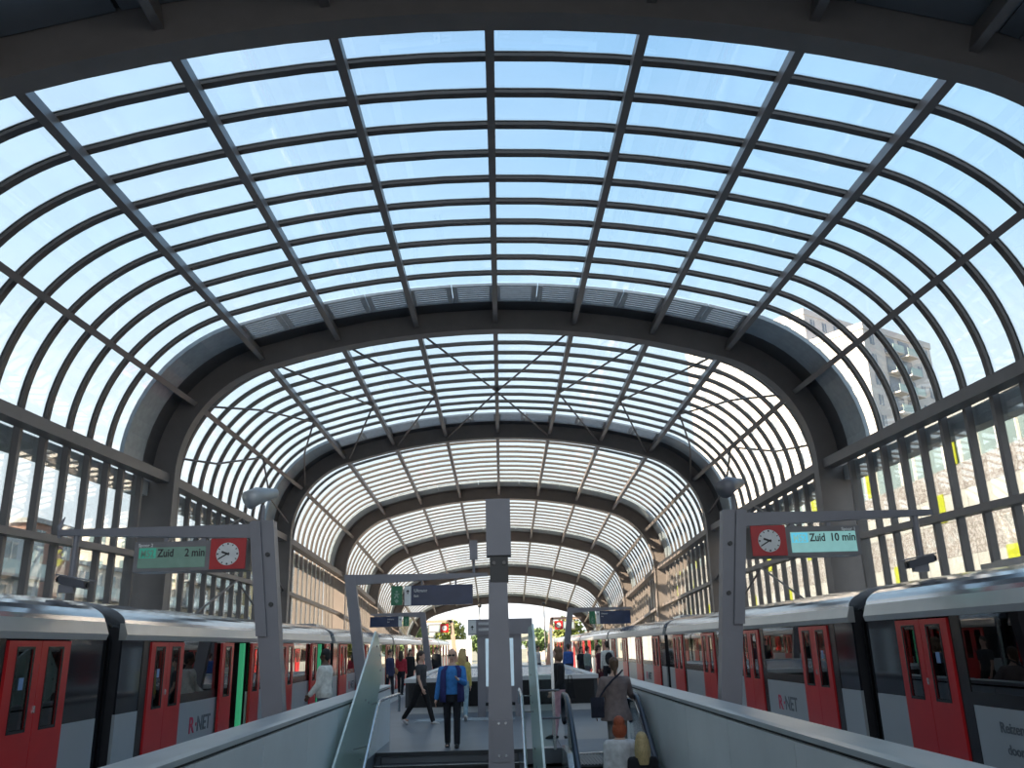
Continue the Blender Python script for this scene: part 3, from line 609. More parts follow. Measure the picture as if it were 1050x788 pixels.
way_gantry(2.72, 3.18, 40, 3.36, 6.0, 4.35, 5.92, 4.16, 0.30, 0.26, 'far leaning grey post with arm over the track one train', 'navy direction sign over the far track one carriages', 'green exit sign over the far track one carriages', 2.60, 3.18)
for sgn in (-1, 1):
    sd_ = 'track two' if sgn < 0 else 'track one'; y = 72; Mw = pm('far_post_sunlit_tan', (0.42, 0.30, 0.24), 0.6)  # grey posts turned tan here: warm sunlight put into the colour
    T = thing('sign_gantry', (sgn * 4.0, y, 0), 'farthest leaning post coloured as sunlit near the open end, beside %s' % sd_, 'gantry', 'platform sign gantries')
    part('post', MB().hexa([(sgn * 3.7 - .2, y, 0), (sgn * 3.7 + .2, y, 0), (sgn * 3.7 + .2, y + .2, 0), (sgn * 3.7 - .2, y + .2, 0), (sgn * 4.15 - .14, y, 3.9), (sgn * 4.15 + .14, y, 3.9), (sgn * 4.15 + .14, y + .2, 3.9), (sgn * 4.15 - .14, y + .2, 3.9)]), Mw, T)
    part('arm', MB().box(*sorted((sgn * 4.1, sgn * 6.6)), y, y + .15, 3.72, 3.92), Mw, T)
    D = thing('departure_display', (sgn * 5.2, y, 2.95), 'farthest departure display with red clock box, beside %s' % sd_, 'display', 'departure displays')
    part('case', MB().box(*sorted((sgn * 4.35, sgn * 6.0)), y - .1, y + .2, 2.95, 3.62), pm('display_case', (0.12,) * 3), D)
    c_ = part('clock_box', MB().box(*sorted((sgn * 4.35, sgn * 5.0)), y - .14, y - .1, 2.95, 3.62), M_clockred, D); clock(c_, sgn * 4.68, y - .14, 3.28, 0.2)
    part('screen', MB().box(*sorted((sgn * 5.08, sgn * 5.92)), y - .115, y - .1, 3.03, 3.52), pm('far_screen', (0.35, 0.45, 0.5), 0.3), D)

# ================================================================== TRAINS
PITCH_C = 14.6; DOORS = (1.85, 5.5, 9.15, 12.8); DW = 0.64
MESHC = {}
def tpart(key, name, fn, mats, parent, loc, smooth=False):
    if key not in MESHC: MESHC[key] = fn().mesh(mats, (0, 0, 0), smooth)
    return link(name, MESHC[key], parent, loc)
def build_train(sgn, gang0, ncar, opened, label):
    T = thing('metro_train', (sgn * (XT + 1.45), gang0, -1.0), label, 'train', 'metro trains at the platform')
    def X(u): return sgn * (u - 1.45)            # u: 0 at the platform side, 2.9 at the far side; local to the train
    def BX(mb, u0, u1, y0, y1, z0, z1): a, b = sorted((X(u0), X(u1))); return mb.box(a, b, y0, y1, z0 + 1.0, z1 + 1.0)
    def roof():
        pr = [(0.0, 2.16)] + [(1.45 - 1.45 * math.cos(PI / 2 * q / 10) ** 0.7, 2.16 + 0.34 * math.sin(PI / 2 * q / 10)) for q in range(1, 11)]
        pr = pr + [(2.9 - u, z) for u, z in reversed(pr[:-1])]; pr += [(2.85, 2.10), (0.05, 2.10)]
        return MB().prism([(X(u), z + 1.0) for u, z in pr], 'y', 0.30, 14.30)
    def shell():
        mb = MB(); BX(mb, 0.03, 2.87, 0.32, 14.28, -0.75, -0.02)                       # underframe and floor
        BX(mb, 0.05, 2.85, 0.32, 14.28, 2.02, 2.10)                                     # ceiling
        for yy in (0.30, 14.20): 
            BX(mb, 0.02, 0.75, yy, yy + 0.10, -0.02, 2.12); BX(mb, 2.15, 2.88, yy, yy + 0.10, -0.02, 2.12); BX(mb, 0.75, 2.15, yy, yy + 0.10, 1.98, 2.12)
        BX(mb, 2.82, 2.88, 0.4, 14.2, -0.02, 1.05); BX(mb, 2.82, 2.88, 0.4, 14.2, 1.9, 2.1)
        for d in DOORS:
            for q in (-0.75, 0.68): BX(mb, 2.82, 2.88, d + q, d + q + 0.12, 1.05, 1.9)
        return mb
    def cant():
        return MB().prism([(X(u), z + 1.0) for u, z in ((-0.03, 1.95), (-0.05, 2.02), (0.0, 2.165), (0.06, 2.165), (0.06, 1.95))], 'y', 0.28, 14.32)
    edges = [0.28] + [v for d in DOORS for v in (d - DW - 0.02, d + DW + 0.02)] + [14.32]
    segs = [(edges[2 * k], edges[2 * k + 1]) for k in range(5)]
    for c in range(ncar):
        y0 = PITCH_C * c
        car = tpart(('shell', sgn), 'carriage', shell, pm('carriage_shell_dark', (0.035, 0.035, 0.04), 0.7, spec=0.2), T, (0, y0, 0))
        tpart(('roof', sgn), 'roof', roof, M_roofm, car, (0, 0, 0), False)
        tpart(('cant', sgn), 'cantrail', cant, M_cant, car, (0, 0, 0))
        def unit(k):
            mb = MB(); BX(mb, 0.9, 2.0, 0, 1.3, 2.46, 2.56); BX(mb, 1.0, 1.9, 0.1, 1.2, 2.56, 2.59); return mb
        if c % 2 == 0: tpart(('hvac', sgn), 'roof_unit', lambda: unit(0), M_roofm, car, (0, 2.0 if c else 11.6, 0))
        tpart(('lamp', sgn), 'ceiling_lamp', lambda: BX(MB(), 0.9, 1.05, 0.8, 13.8, 2.0, 2.02), M_lamp, car, (0, 0, 0))
        tpart(('bench', sgn), 'seat_row', lambda: (lambda mb: [BX(mb, 2.3, 2.8, a + 0.1, b - 0.1, 0.0, 0.45) and BX(mb, 2.65, 2.8, a + 0.1, b - 0.1, 0.45, 1.2) for a, b in segs[1:4]] and mb)(MB()), pm('seat_fabric', (0.03, 0.05, 0.14), 0.8), car, (0, 0, 0))
        for k, (a, b) in enumerate(segs):
            tpart(('panel', sgn, k), 'lower_panel', lambda: BX(MB(), 0.0, 0.04, a, b, -0.75, 1.03), M_silver, car, (0, 0, 0))
            w0, w1 = a, b - (0.0 if k == 4 else 0.22)
            tpart(('win', sgn, k), 'window', lambda: BX(MB(), 0.004, 0.03, w0, w1, 1.03, 1.95), M_tglass if k not in (0, 4) else pm('dark_glass_panel', (0.02, 0.021, 0.026), 0.08, 0.0, 0.3, 1.0), car, (0, 0, 0))
            if k < 4: tpart(('pill', sgn, k), 'door_pillar', lambda: BX(MB(), -0.004, 0.06, b - 0.22, b, -0.1, 1.95), M_black, car, (0, 0, 0))
            if k not in (0, 4):
                tpart(('wf', sgn, k), 'window_sill', lambda: BX(MB(), -0.004, 0.05, w0, w1, 1.03, 1.16), M_black, car, (0, 0, 0))
        for k, d in enumerate(DOORS):
            op = (c, k) in opened
            tpart(('sill', sgn), 'door_sill', lambda: BX(MB(), -0.03, 0.06, -DW, DW, -0.08, -0.02), M_rail, car, (0, d, 0))
            for h in (-1, 1):
                def leaf():
                    mb = MB(); a, b = sorted((0.005 * h, DW * h)); w0, w1 = sorted((0.15 * h, 0.47 * h))
                    BX(mb, -0.025, 0.02, a, w0, -0.05, 1.93); BX(mb, -0.025, 0.02, w1, b, -0.05, 1.93)
                    BX(mb, -0.025, 0.02, w0, w1, -0.05, 1.03); BX(mb, -0.025, 0.02, w0, w1, 1.86, 1.93); return mb
                sh = h * 0.60 if op else 0.0; ux = -sgn * 0.05 if op else 0.0
                tpart(('leaf', sgn, h), 'door_leaf', leaf, M_red, car, (ux, d + sh, 0))
                def dwin():
                    w0, w1 = sorted((0.15 * h, 0.47 * h)); return BX(MB(), -0.012, 0.0, w0, w1, 1.03, 1.86)
                tpart(('dwin', sgn, h), 'door_window', dwin, M_tglass, car, (ux, d + sh, 0))
                def gask():
                    w0, w1 = sorted((0.15 * h, 0.47 * h)); mb = MB(); BX(mb, -0.03, -0.022, w0 - .015, w0 + .012, 1.02, 1.87); BX(mb, -0.03, -0.022, w1 - .012, w1 + .015, 1.02, 1.87); BX(mb, -0.03, -0.022, w0, w1, 1.02, 1.05); BX(mb, -0.03, -0.022, w0, w1, 1.845, 1.87); return mb
                tpart(('gask', sgn, h), 'window_gasket', gask, M_black, car, (ux, d + sh, 0))
            if c < 3:
                if op: tpart(('glow', sgn), 'door_light', lambda: BX(MB(), 0.02, 0.10, 0.32, 0.44, -0.02, 1.93), M_green, car, (0, d, 0))
                else:
                    tpart(('glow2', sgn), 'door_light', lambda: BX(MB(), 0.06, 0.08, 0.27, 0.31, 1.06, 1.82), M_green, car, (0, d, 0))
                    tpart(('btn', sgn), 'door_button', lambda: BX(MB(), -0.04, -0.024, -0.035, -0.005, 1.20, 1.27), M_rail, car, (0, d, 0))
            if c == 0 and k == 3 or (c == 1 and k == 0):
                tpart(('stick', sgn), 'sticker', lambda: BX(MB(), -0.014, -0.012, -0.35, -0.26, 1.44, 1.56), pm('sticker_blue', (0.16, 0.28, 0.5), 0.4), car, (0, d, 0))
        # bellows between the carriages
        def bel():
            mb = MB(); n = 8
            for q in range(n):
                ya = -0.29 + 0.58 * q / n; e = 0.03 * (q % 2)
                mb.prism([(X(u), z + 1.0) for u, z in ((0.12 + e, -0.6), (0.12 + e, 1.95), (0.22 + e, 2.16), (0.6, 2.34 - e), (2.3, 2.34 - e), (2.68 - e, 2.16), (2.78 - e, 1.95), (2.78 - e, -0.6))], 'y', ya, ya + 0.58 / n)
            return mb
        tpart(('bel', sgn), 'gangway_bellows', bel, M_bellows, car, (0, 0, 0))
        # lettering
        ux = sgn * XT - sgn * 0.004; nrmR = (0, sgn * -1, 0) if sgn > 0 else (0, 1, 0)
        yw = gang0 + y0
        def put(nm, s_, size, mat, yc, z, width):
            # reads left to right when facing the train from the platform
            if sgn > 0: text(nm, s_, size, mat, car, (ux, yw + yc + width / 2, z), (0, -1, 0), (0, 0, 1), width)
            else: text(nm, s_, size, mat, car, (ux, yw + yc - width / 2, z), (0, 1, 0), (0, 0, 1), width)
        if c >= 1 and c < 4:
            dr = 1 if sgn > 0 else -1
            cy = 3.55 if sgn > 0 else 3.55
            put('logo_letter', 'R', 0.34, M_txtr, cy + dr * 0.38, 0.55, 0.24); put('logo_dot', '·', 0.34, M_txtr, cy + dr * 0.19, 0.55, 0.05); put('logo_letters', 'NET', 0.32, M_txtg, cy - dr * 0.19, 0.56, 0.64)
        if c == 0 and sgn > 0 or (c == 1 and sgn < 0):
            cy = 10.85 if sgn > 0 else 7.9
            put('slogan', 'Reizen met de trein', 0.14, M_txtg, cy, 0.80, 1.25); put('slogan', 'door', 0.13, M_txtg, cy + sgn * 0.42, 0.60, 0.28); put('slogan', 'GVB', 0.13, M_txtg, cy - sgn * 0.22, 0.60, 0.30)
            yv = yw + cy + sgn * 0.1; mb = MB()
            for fz, ff in ((0.68, 1), (0.62, -1)):
                mb.bar((ux, yv - 0.11, fz), (ux, yv + 0.11, fz), 0.004, 0.028); mb.bar((ux, yv + 0.11 * ff, fz), (ux, yv + 0.05 * ff, fz + 0.035 * ff), 0.004, 0.028)
            part('rail_logo', mb, M_txtg, car)
    return T
build_train(1, 12.2 - PITCH_C, 6, set(), 'silver and red metro train standing along track one with all doors closed')
build_train(-1, 11.42 - PITCH_C, 6, {(1, 1), (1, 3), (2, 1)}, 'silver and red metro train standing along track two with some doors open')
# ================================================================== PEOPLE
def remesh(mb, voxel, mats, off, smooth_it=3):
    me = mb.mesh(mats, (0, 0, 0), True, False)
    o = bpy.data.objects.new('tmp', me); COL.objects.link(o)
    m = o.modifiers.new('r', 'REMESH'); m.mode = 'VOXEL'; m.voxel_size = voxel; m.use_smooth_shade = True
    q = o.modifiers.new('s', 'SMOOTH'); q.iterations = smooth_it; q.factor = 0.5
    dg = bpy.context.evaluated_depsgraph_get(); res = bpy.data.meshes.new_from_object(o.evaluated_get(dg))
    bpy.data.objects.remove(o); bpy.data.meshes.remove(me)
    for v in res.vertices: v.co -= Vector(off)
    res.materials.clear(); res.materials.append(mats)
    for p in res.polygons: p.use_smooth = True
    return res
SKIN = {'fair': (0.58, 0.36, 0.27), 'tan': (0.42, 0.25, 0.17), 'dark': (0.10, 0.055, 0.035)}
def cloth(c): return pm('cloth_%d_%d_%d' % tuple(int(v * 255) for v in c), c, 0.85, 0.0, 0.18, 14, 0.15)
def person(x, y, z0, H, heading, label, skin='fair', top=(0.3, 0.3, 0.3), top_sleeve=1.0, hem=0.90, bottom=(0.05, 0.05, 0.07), skirt=None,
           hair=(0.05, 0.03, 0.02), hairstyle='short', shoes=(0.03, 0.03, 0.03), legs=((0, 0), (0, 0)), arms=((0, 0.1, 0.15, 0), (0, 0.1, 0.15, 0)),
           build=1.0, vest=None, vox=0.014, face=False, lean=0.0, headturn=0.0, glasses=False, group=None, loose=0.0, flare=0.0):
    s = H / 1.75
    cf = Vector((math.sin(heading), -math.cos(heading), 0)); cl = Vector((math.cos(heading), math.sin(heading), 0))
    legl = []
    for a, b in legs: legl.append(0.43 * math.cos(a) + 0.43 * math.cos(a - b))
    drop = 0.93 - (max(legl) + 0.075)
    def Wp(v):   # local (left, forward, up) -> world, with lean about the hips
        lx, ly, lz = v; lz -= drop
        if lz > 0.93 - drop: h = lz - (0.93 - drop); ly += math.sin(lean) * h; lz = 0.93 - drop + math.cos(lean) * h
        return Vector((x, y, z0)) + (cl * lx + cf * ly + Vector((0, 0, 1)) * lz) * s
    T = thing('person', (x, y, z0), label, 'person', group)
    def ringset(mb, rows, inflate=0.0, n=14):
        rings = []
        for (lz, rx, ry, oy) in rows:
            rings.append([Wp((math.cos(2 * PI * k / n) * (rx * build + inflate), oy + math.sin(2 * PI * k / n) * (ry * build + inflate), lz)) for k in range(n)])
        mb.loft(rings)
    def limb(mb, pts, rads, n=10):
        P = [Wp(p) for p in pts]; mb.tube(P, [r * s for r in rads], n)
        for p, r in zip(P, rads): mb.ell(p, r * s, r * s, r * s, 8, 6)
    TOR = [(0.84, .150, .100, 0), (0.93, .168, .118, 0), (1.05, .145, .102, .005), (1.20, .152, .112, .008), (1.33, .172, .116, 0), (1.40, .145, .098, -.008), (1.45, .090, .075, -.01), (1.49, .056, .058, 0)]
    J = []
    for side, (a, b) in zip((1, -1), legs):
        hip = Vector((side * 0.092, 0, 0.92)); kn = hip + Vector((side * 0.004, math.sin(a), -math.cos(a))) * 0.43
        an = kn + Vector((0, math.sin(a - b), -math.cos(a - b))) * 0.43; J.append((hip, kn, an, a - b))
    AR = []
    for side, (a, c, e, inn) in zip((1, -1), arms):
        sh = Vector((side * 0.178 * build, 0, 1.375)); d = Vector((side * math.sin(c), math.sin(a) * math.cos(c), -math.cos(a) * math.cos(c)))
        el = sh + d * 0.29; f2 = Vector((side * (math.sin(c) * 0.6 - inn), math.sin(a + e), -math.cos(a + e))).normalized(); wr = el + f2 * 0.25; AR.append((sh, el, wr, f2, side))
    # ---- body, one continuous surface
    mb = MB(); ringset(mb, TOR)
    limb(mb, [(0, -0.005, 1.44), (0, 0.005, 1.56)], [0.058, 0.052])
    hr = Matrix.Rotation(heading + headturn, 3, 'Z')
    def Hp(v): return Wp((0, 0.012, 1.635)) + hr @ (Vector((v[0], -v[1], v[2])) * s)
    mb.ell(Hp((0, -0.008, 0.02)), 0.074 * s, 0.095 * s, 0.105 * s, 14, 10, hr); mb.ell(Hp((0, 0.018, -0.055)), 0.056 * s, 0.066 * s, 0.062 * s, 12, 8, hr)
    mb.ell(Hp((0, 0.092, -0.025)), 0.014 * s, 0.020 * s, 0.026 * s, 8, 6, hr); mb.ell(Hp((0, 0.074, -0.068)), 0.026 * s, 0.014 * s, 0.012 * s, 8, 6, hr)
    for e in (-1, 1): mb.ell(Hp((e * 0.077, -0.008, -0.01)), 0.011 * s, 0.022 * s, 0.034 * s, 8, 6, hr)
    for hip, kn, an, ang in J:
        limb(mb, [hip, hip.lerp(kn, 0.4), kn, kn.lerp(an, 0.35), an], [0.083, 0.074, 0.053, 0.056, 0.036])
        mb.tube([Wp(an + Vector((0, -0.04, -0.03))), Wp(an + Vector((0, 0.06, -0.045))), Wp(an + Vector((0, 0.15, -0.055)))], [0.034 * s, 0.036 * s, 0.024 * s], 8)
    for sh, el, wr, f2, side in AR:
        limb(mb, [sh, sh.lerp(el, 0.5), el, el.lerp(wr, 0.3), wr], [0.050, 0.045, 0.037, 0.038, 0.025])
        acr = Vector((0, 1, 0)) - f2 * f2.y; acr = acr.normalized() if acr.length > 0.2 else Vector((1, 0, 0))
        nrm = f2.cross(acr).normalized(); palm = wr + f2 * 0.045
        limb(mb, [wr, palm + acr * 0.015], [0.024, 0.028]); limb(mb, [wr + f2 * 0.02, palm - acr * 0.015], [0.022, 0.026])
        for q, (ln, off) in enumerate(((0.072, 0.032), (0.082, 0.011), (0.076, -0.011), (0.06, -0.031))):
            p0 = palm + f2 * 0.02 + acr * off; p1 = p0 + f2 * ln * 0.55 - nrm * side * 0.006; p2 = p1 + f2 * ln * 0.40 - nrm * side * 0.02
            limb(mb, [p0, p1, p2], [0.0105, 0.0095, 0.008], 6)
        p0 = wr + f2 * 0.02 + acr * 0.022; limb(mb, [p0, p0 + acr * 0.03 + f2 * 0.025, p0 + acr * 0.038 + f2 * 0.055], [0.012, 0.011, 0.009], 6)
    sk = pm('skin_' + skin, SKIN[skin], 0.55, 0.0, 0.05, 10)
    link('body', remesh(mb, vox, sk, (x, y, z0), 2), T)
    if face:
        for e in (-1, 1): part('eye', MB().ell(Hp((e * 0.031, 0.082, 0.0)), 0.012 * s, 0.008 * s, 0.008 * s, 8, 6), M_blackp, T, True)
        part('mouth', MB().ell(Hp((0, 0.086, -0.068)), 0.022 * s, 0.006 * s, 0.006 * s, 8, 6), pm('lips', (0.35, 0.12, 0.1), 0.5), T, True)
    if glasses:
        gm = MB()
        for e in (-1, 1): gm.ell(Hp((e * 0.033, 0.092, 0.002)), 0.028 * s, 0.010 * s, 0.020 * s, 10, 6, hr); gm.tube([Hp((e * 0.06, 0.088, 0.006)), Hp((e * 0.079, -0.01, 0.006))], 0.004 * s, 6)
        gm.tube([Hp((-0.02, 0.097, 0.006)), Hp((0.02, 0.097, 0.006))], 0.004 * s, 6); part('sunglasses', gm, M_blackp, T, True)
    # ---- clothing
    def torso_rows(h0, extra=0.0):
        rows = [r for r in TOR if h0 <= r[0] <= 1.46]
        if h0 < 0.84: rows = [(h0, .168 + flare, .120 + flare, 0), ((h0 + .93) / 2, .168 + flare * .55, .119 + flare * .55, 0)] + [r for r in rows if r[0] > 0.9]
        return rows
    mb = MB(); ringset(mb, torso_rows(hem), 0.020 + loose)
    for sh, el, wr, f2, side in AR:
        if top_sleeve > 0:
            pts = [sh + Vector((-side * 0.03, 0, 0.005)), sh, sh.lerp(el, 0.55)]; rr = [0.062 + loose, 0.064 + loose, 0.058 + loose]
            if top_sleeve >= 0.6: pts += [el, el.lerp(wr, 0.9 if top_sleeve >= 1 else 0.35)]; rr += [0.052 + loose, 0.044 + loose * 0.7]
            limb(mb, pts, rr)
    link('top', remesh(mb, vox, cloth(top), (x, y, z0), 3), T)
    if vest:
        mb = MB(); n = 16; rows = [(0.80, .215, .165), (1.05, .205, .155), (1.25, .212, .160), (1.36, .20, .145), (1.45, .125, .10)]
        # open front: an arc of the ring only, given thickness
        outer_ = []; inner_ = []
        for lz, rx, ry in rows:
            a0 = PI / 2 + 0.5; a1 = PI / 2 + 2 * PI - 0.5
            outer_.append([Wp((math.cos(lerp(a0, a1, k / n)) * rx * build, math.sin(lerp(a0, a1, k / n)) * ry * build, lz)) for k in range(n + 1)])
            inner_.append([Wp((math.cos(lerp(a0, a1, k / n)) * (rx * build - .012), math.sin(lerp(a0, a1, k / n)) * (ry * build - .012), lz)) for k in range(n + 1)])
        mb.loft([o_ + list(reversed(i_)) for o_, i_ in zip(outer_, inner_)]); part('vest', mb, cloth(vest), T, True)
    mb = MB()
    if skirt:
        ringset(mb, [(skirt, .19 + flare, .17 + flare, 0), (0.75, .18, .14, 0), (0.95, .168, .118, 0), (1.04, .150, .106, 0)], 0.012)
        link('skirt', remesh(mb, vox, cloth(bottom), (x, y, z0), 3), T)
    else:
        ringset(mb, [(0.80, .150, .100, 0), (0.93, .168, .118, 0), (1.03, .150, .106, 0)], 0.012)
        for hip, kn, an, ang in J: limb(mb, [hip, hip.lerp(kn, 0.4), kn, kn.lerp(an, 0.5), kn.lerp(an, 0.97)], [0.095, 0.086, 0.068, 0.064, 0.058])
        link('trousers', remesh(mb, vox, cloth(bottom), (x, y, z0), 3), T)
    for hip, kn, an, ang in J:
        mb = MB(); tilt = max(-0.9, min(0.9, ang)) * 0.9
        def fp(f, u): return Wp(an + Vector((0, f * math.cos(tilt) - u * math.sin(tilt) * 0, u)) + Vector((0, 0, f * math.sin(tilt) if ang < -0.15 else 0)))
        limb_pts = [fp(-0.05, -0.035), fp(0.02, -0.03), fp(0.10, -0.042), fp(0.17, -0.05)]
        mb.tube(limb_pts, [0.036 * s, 0.046 * s, 0.044 * s, 0.024 * s], 10)
        for p, r in zip(limb_pts, (0.036, 0.046, 0.044, 0.024)): mb.ell(p, r * s, r * s, r * 0.8 * s, 8, 6)
        part('shoe', mb, cloth(shoes), T, True)
    hm = MB()
    if hairstyle != 'bald':
        hm.ell(Hp((0, -0.022, 0.045)), 0.088 * s, 0.102 * s, 0.098 * s, 14, 10, hr); hm.ell(Hp((0, -0.05, -0.01)), 0.078 * s, 0.07 * s, 0.09 * s, 12, 8, hr)
        if hairstyle == 'long':
            hm.tube([Hp((0, -0.06, 0.02)), Hp((0, -0.085, -0.12)), Hp((0, -0.085, -0.30))], [0.085 * s, 0.10 * s, 0.08 * s], 10)
            for e in (-1, 1): hm.tube([Hp((e * 0.06, -0.03, 0.03)), Hp((e * 0.075, -0.04, -0.12)), Hp((e * 0.07, -0.06, -0.28))], [0.04 * s, 0.048 * s, 0.035 * s], 8)
        if hairstyle == 'bob':
            hm.ell(Hp((0, -0.03, -0.06)), 0.112 * s, 0.095 * s, 0.125 * s, 12, 8, hr)
        if hairstyle == 'pony':
            hm.ell(Hp((0, -0.115, 0.06)), 0.04 * s, 0.04 * s, 0.04 * s, 8, 6); hm.tube([Hp((0, -0.12, 0.06)), Hp((0, -0.13, -0.08)), Hp((0, -0.10, -0.22))], [0.035 * s, 0.032 * s, 0.01 * s], 8)
        link('hair', remesh(hm, min(vox, 0.012), pm('hair_%d_%d' % (int(hair[0] * 255), int(hair[2] * 255)), hair, 0.6, 0.0, 0.35, 30, 0.4, stretch=(6, 6, 0.6)), (x, y, z0), 1), T)
    return T, AR, Wp
HP = PI / 180
A_REL = ((0, 0.10, 0.2, 0), (0, 0.10, 0.2, 0))
WALK = ((0.35, 0.1), (-0.30, 0.35))
person(-0.95, 16.75, 0, 1.72, 0.0, 'bald man in sunglasses, blue shirt and navy vest walking towards the stairs', top=(0.04, 0.20, 0.52), vest=(0.03, 0.035, 0.16), bottom=(0.012, 0.013, 0.02), hairstyle='bald',
       legs=((0.10, 0.02), (-0.12, 0.10)), arms=((0.55, 0.16, 1.35, 0.55), (-0.05, 0.20, 0.15, -0.05)), build=1.12, vox=0.011, face=True, glasses=True, loose=0.004, skin='fair')
person(-2.0, 21.9, 0, 1.72, HP * 62, 'woman in dark grey T-shirt and black trousers striding across the landing', top=(0.05, 0.05, 0.055), top_sleeve=0.3, bottom=(0.01, 0.01, 0.012), shoes=(0.62, 0.6, 0.58), hair=(0.06, 0.04, 0.03), hairstyle='pony',
       legs=((0.38, 0.05), (-0.42, 0.25)), arms=((-0.15, 0.08, 0.1, 0), (0.2, 0.08, 0.3, 0)), build=0.9, vox=0.012)
person(-1.02, 22.6, 0.012, 1.70, PI, 'blonde person in yellow top and pale jeans behind the man in blue', top=(0.62, 0.50, 0.16), bottom=(0.25, 0.36, 0.42), shoes=(0.65, 0.6, 0.55), hair=(0.55, 0.38, 0.16), hairstyle='long',
       legs=((0.25, 0.05), (-0.3, 0.3)), arms=A_REL, build=0.9, vox=0.013)
bw, _, _ = person(1.78, 14.2, -0.06, 1.58, PI, 'woman in taupe jacket stepping off the escalator with a shoulder bag', top=(0.20, 0.155, 0.15), hem=0.72, flare=0.05, loose=0.012, bottom=(0.22, 0.20, 0.2), hair=(0.10, 0.055, 0.03), hairstyle='pony',
       legs=((0.1, 0.05), (-0.1, 0.1)), arms=((-0.05, 0.30, 0.15, 0.0), (0.75, 0.25, 0.45, -0.1)), build=1.16, vox=0.011)
Bg = thing('shoulder_bag', (1.46, 13.94, 0.66), 'dark navy shoulder bag hanging from the woman in the taupe jacket', 'bag')
part('pouch', MB().loft([[(1.36, 13.87, z), (1.55, 13.87, z), (1.55, 13.99, z), (1.36, 13.99, z)] for z in (0.66, 0.95)]), cloth((0.012, 0.014, 0.03)), Bg)
part('flap', MB().box(1.355, 1.555, 13.855, 13.87, 0.82, 0.96), cloth((0.02, 0.022, 0.04)), Bg)
part('strap', MB().tube([(1.50, 13.95, 0.95), (1.60, 13.99, 1.08), (1.72, 14.0, 1.20), (1.84, 14.03, 1.29), (1.90, 14.10, 1.34)], 0.014, 6), cloth((0.02, 0.02, 0.035)), Bg)
person(1.62, 12.72, estep_z(12.72), 1.66, PI, 'red-haired woman in a white blouse riding up the escalator', top=(0.62, 0.62, 0.64), loose=0.01, hem=0.85, bottom=(0.10, 0.10, 0.13), hair=(0.33, 0.07, 0.025), hairstyle='bob',
       legs=((0.05, 0.05), (0, 0)), arms=A_REL, vox=0.011)
person(1.88, 12.44, estep_z(12.44), 1.63, PI, 'woman with long blond hair and black top riding up the escalator', top=(0.012, 0.013, 0.018), bottom=(0.02, 0.02, 0.03), hair=(0.50, 0.37, 0.18), hairstyle='long',
       legs=((0, 0), (0.05, 0.05)), arms=A_REL, build=0.92, vox=0.011)
person(1.12, 17.9, 0, 1.70, HP * -80, 'woman in black top and pink trousers turned towards the stairs by the escalator', top=(0.010, 0.010, 0.013), bottom=(0.55, 0.32, 0.36), hair=(0.16, 0.09, 0.05), hairstyle='bob',
       legs=((0.2, 0.05), (-0.2, 0.2)), arms=((0.1, 0.1, 0.6, 0), (-0.3, 0.1, 0.2, 0)), vox=0.012)
Bk = thing('handbag', (1.34, 17.95, 0.75), 'black handbag behind the woman in the black top', 'bag')
part('pouch', MB().loft([[(1.26, 17.85, 0.72), (1.44, 17.85, 0.72), (1.44, 18.0, 0.72), (1.26, 18.0, 0.72)], [(1.29, 17.87, 1.02), (1.41, 17.87, 1.02), (1.41, 17.98, 1.02), (1.29, 17.98, 1.02)]]), cloth((0.012, 0.012, 0.014)), Bk)
part('handle', MB().tube([(1.31, 17.92, 1.01), (1.32, 17.92, 1.15), (1.38, 17.92, 1.15), (1.39, 17.92, 1.01)], 0.01, 6), cloth((0.012, 0.012, 0.014)), Bk)
person(-3.62, 18.2, 0, 1.78, HP * -95, 'person in white shirt entering the open door of the train on track two', skin='dark', top=(0.72, 0.71, 0.66), loose=0.015, hem=0.84, bottom=(0.05, 0.06, 0.1), hair=(0.01, 0.01, 0.01), hairstyle='short',
       legs=((0.2, 0.05), (-0.2, 0.2)), arms=((0.2, 0.1, 0.5, 0), (0.3, 0.1, 0.6, 0)), build=1.1, vox=0.012)
FARP = 'waiting people far along the platform'
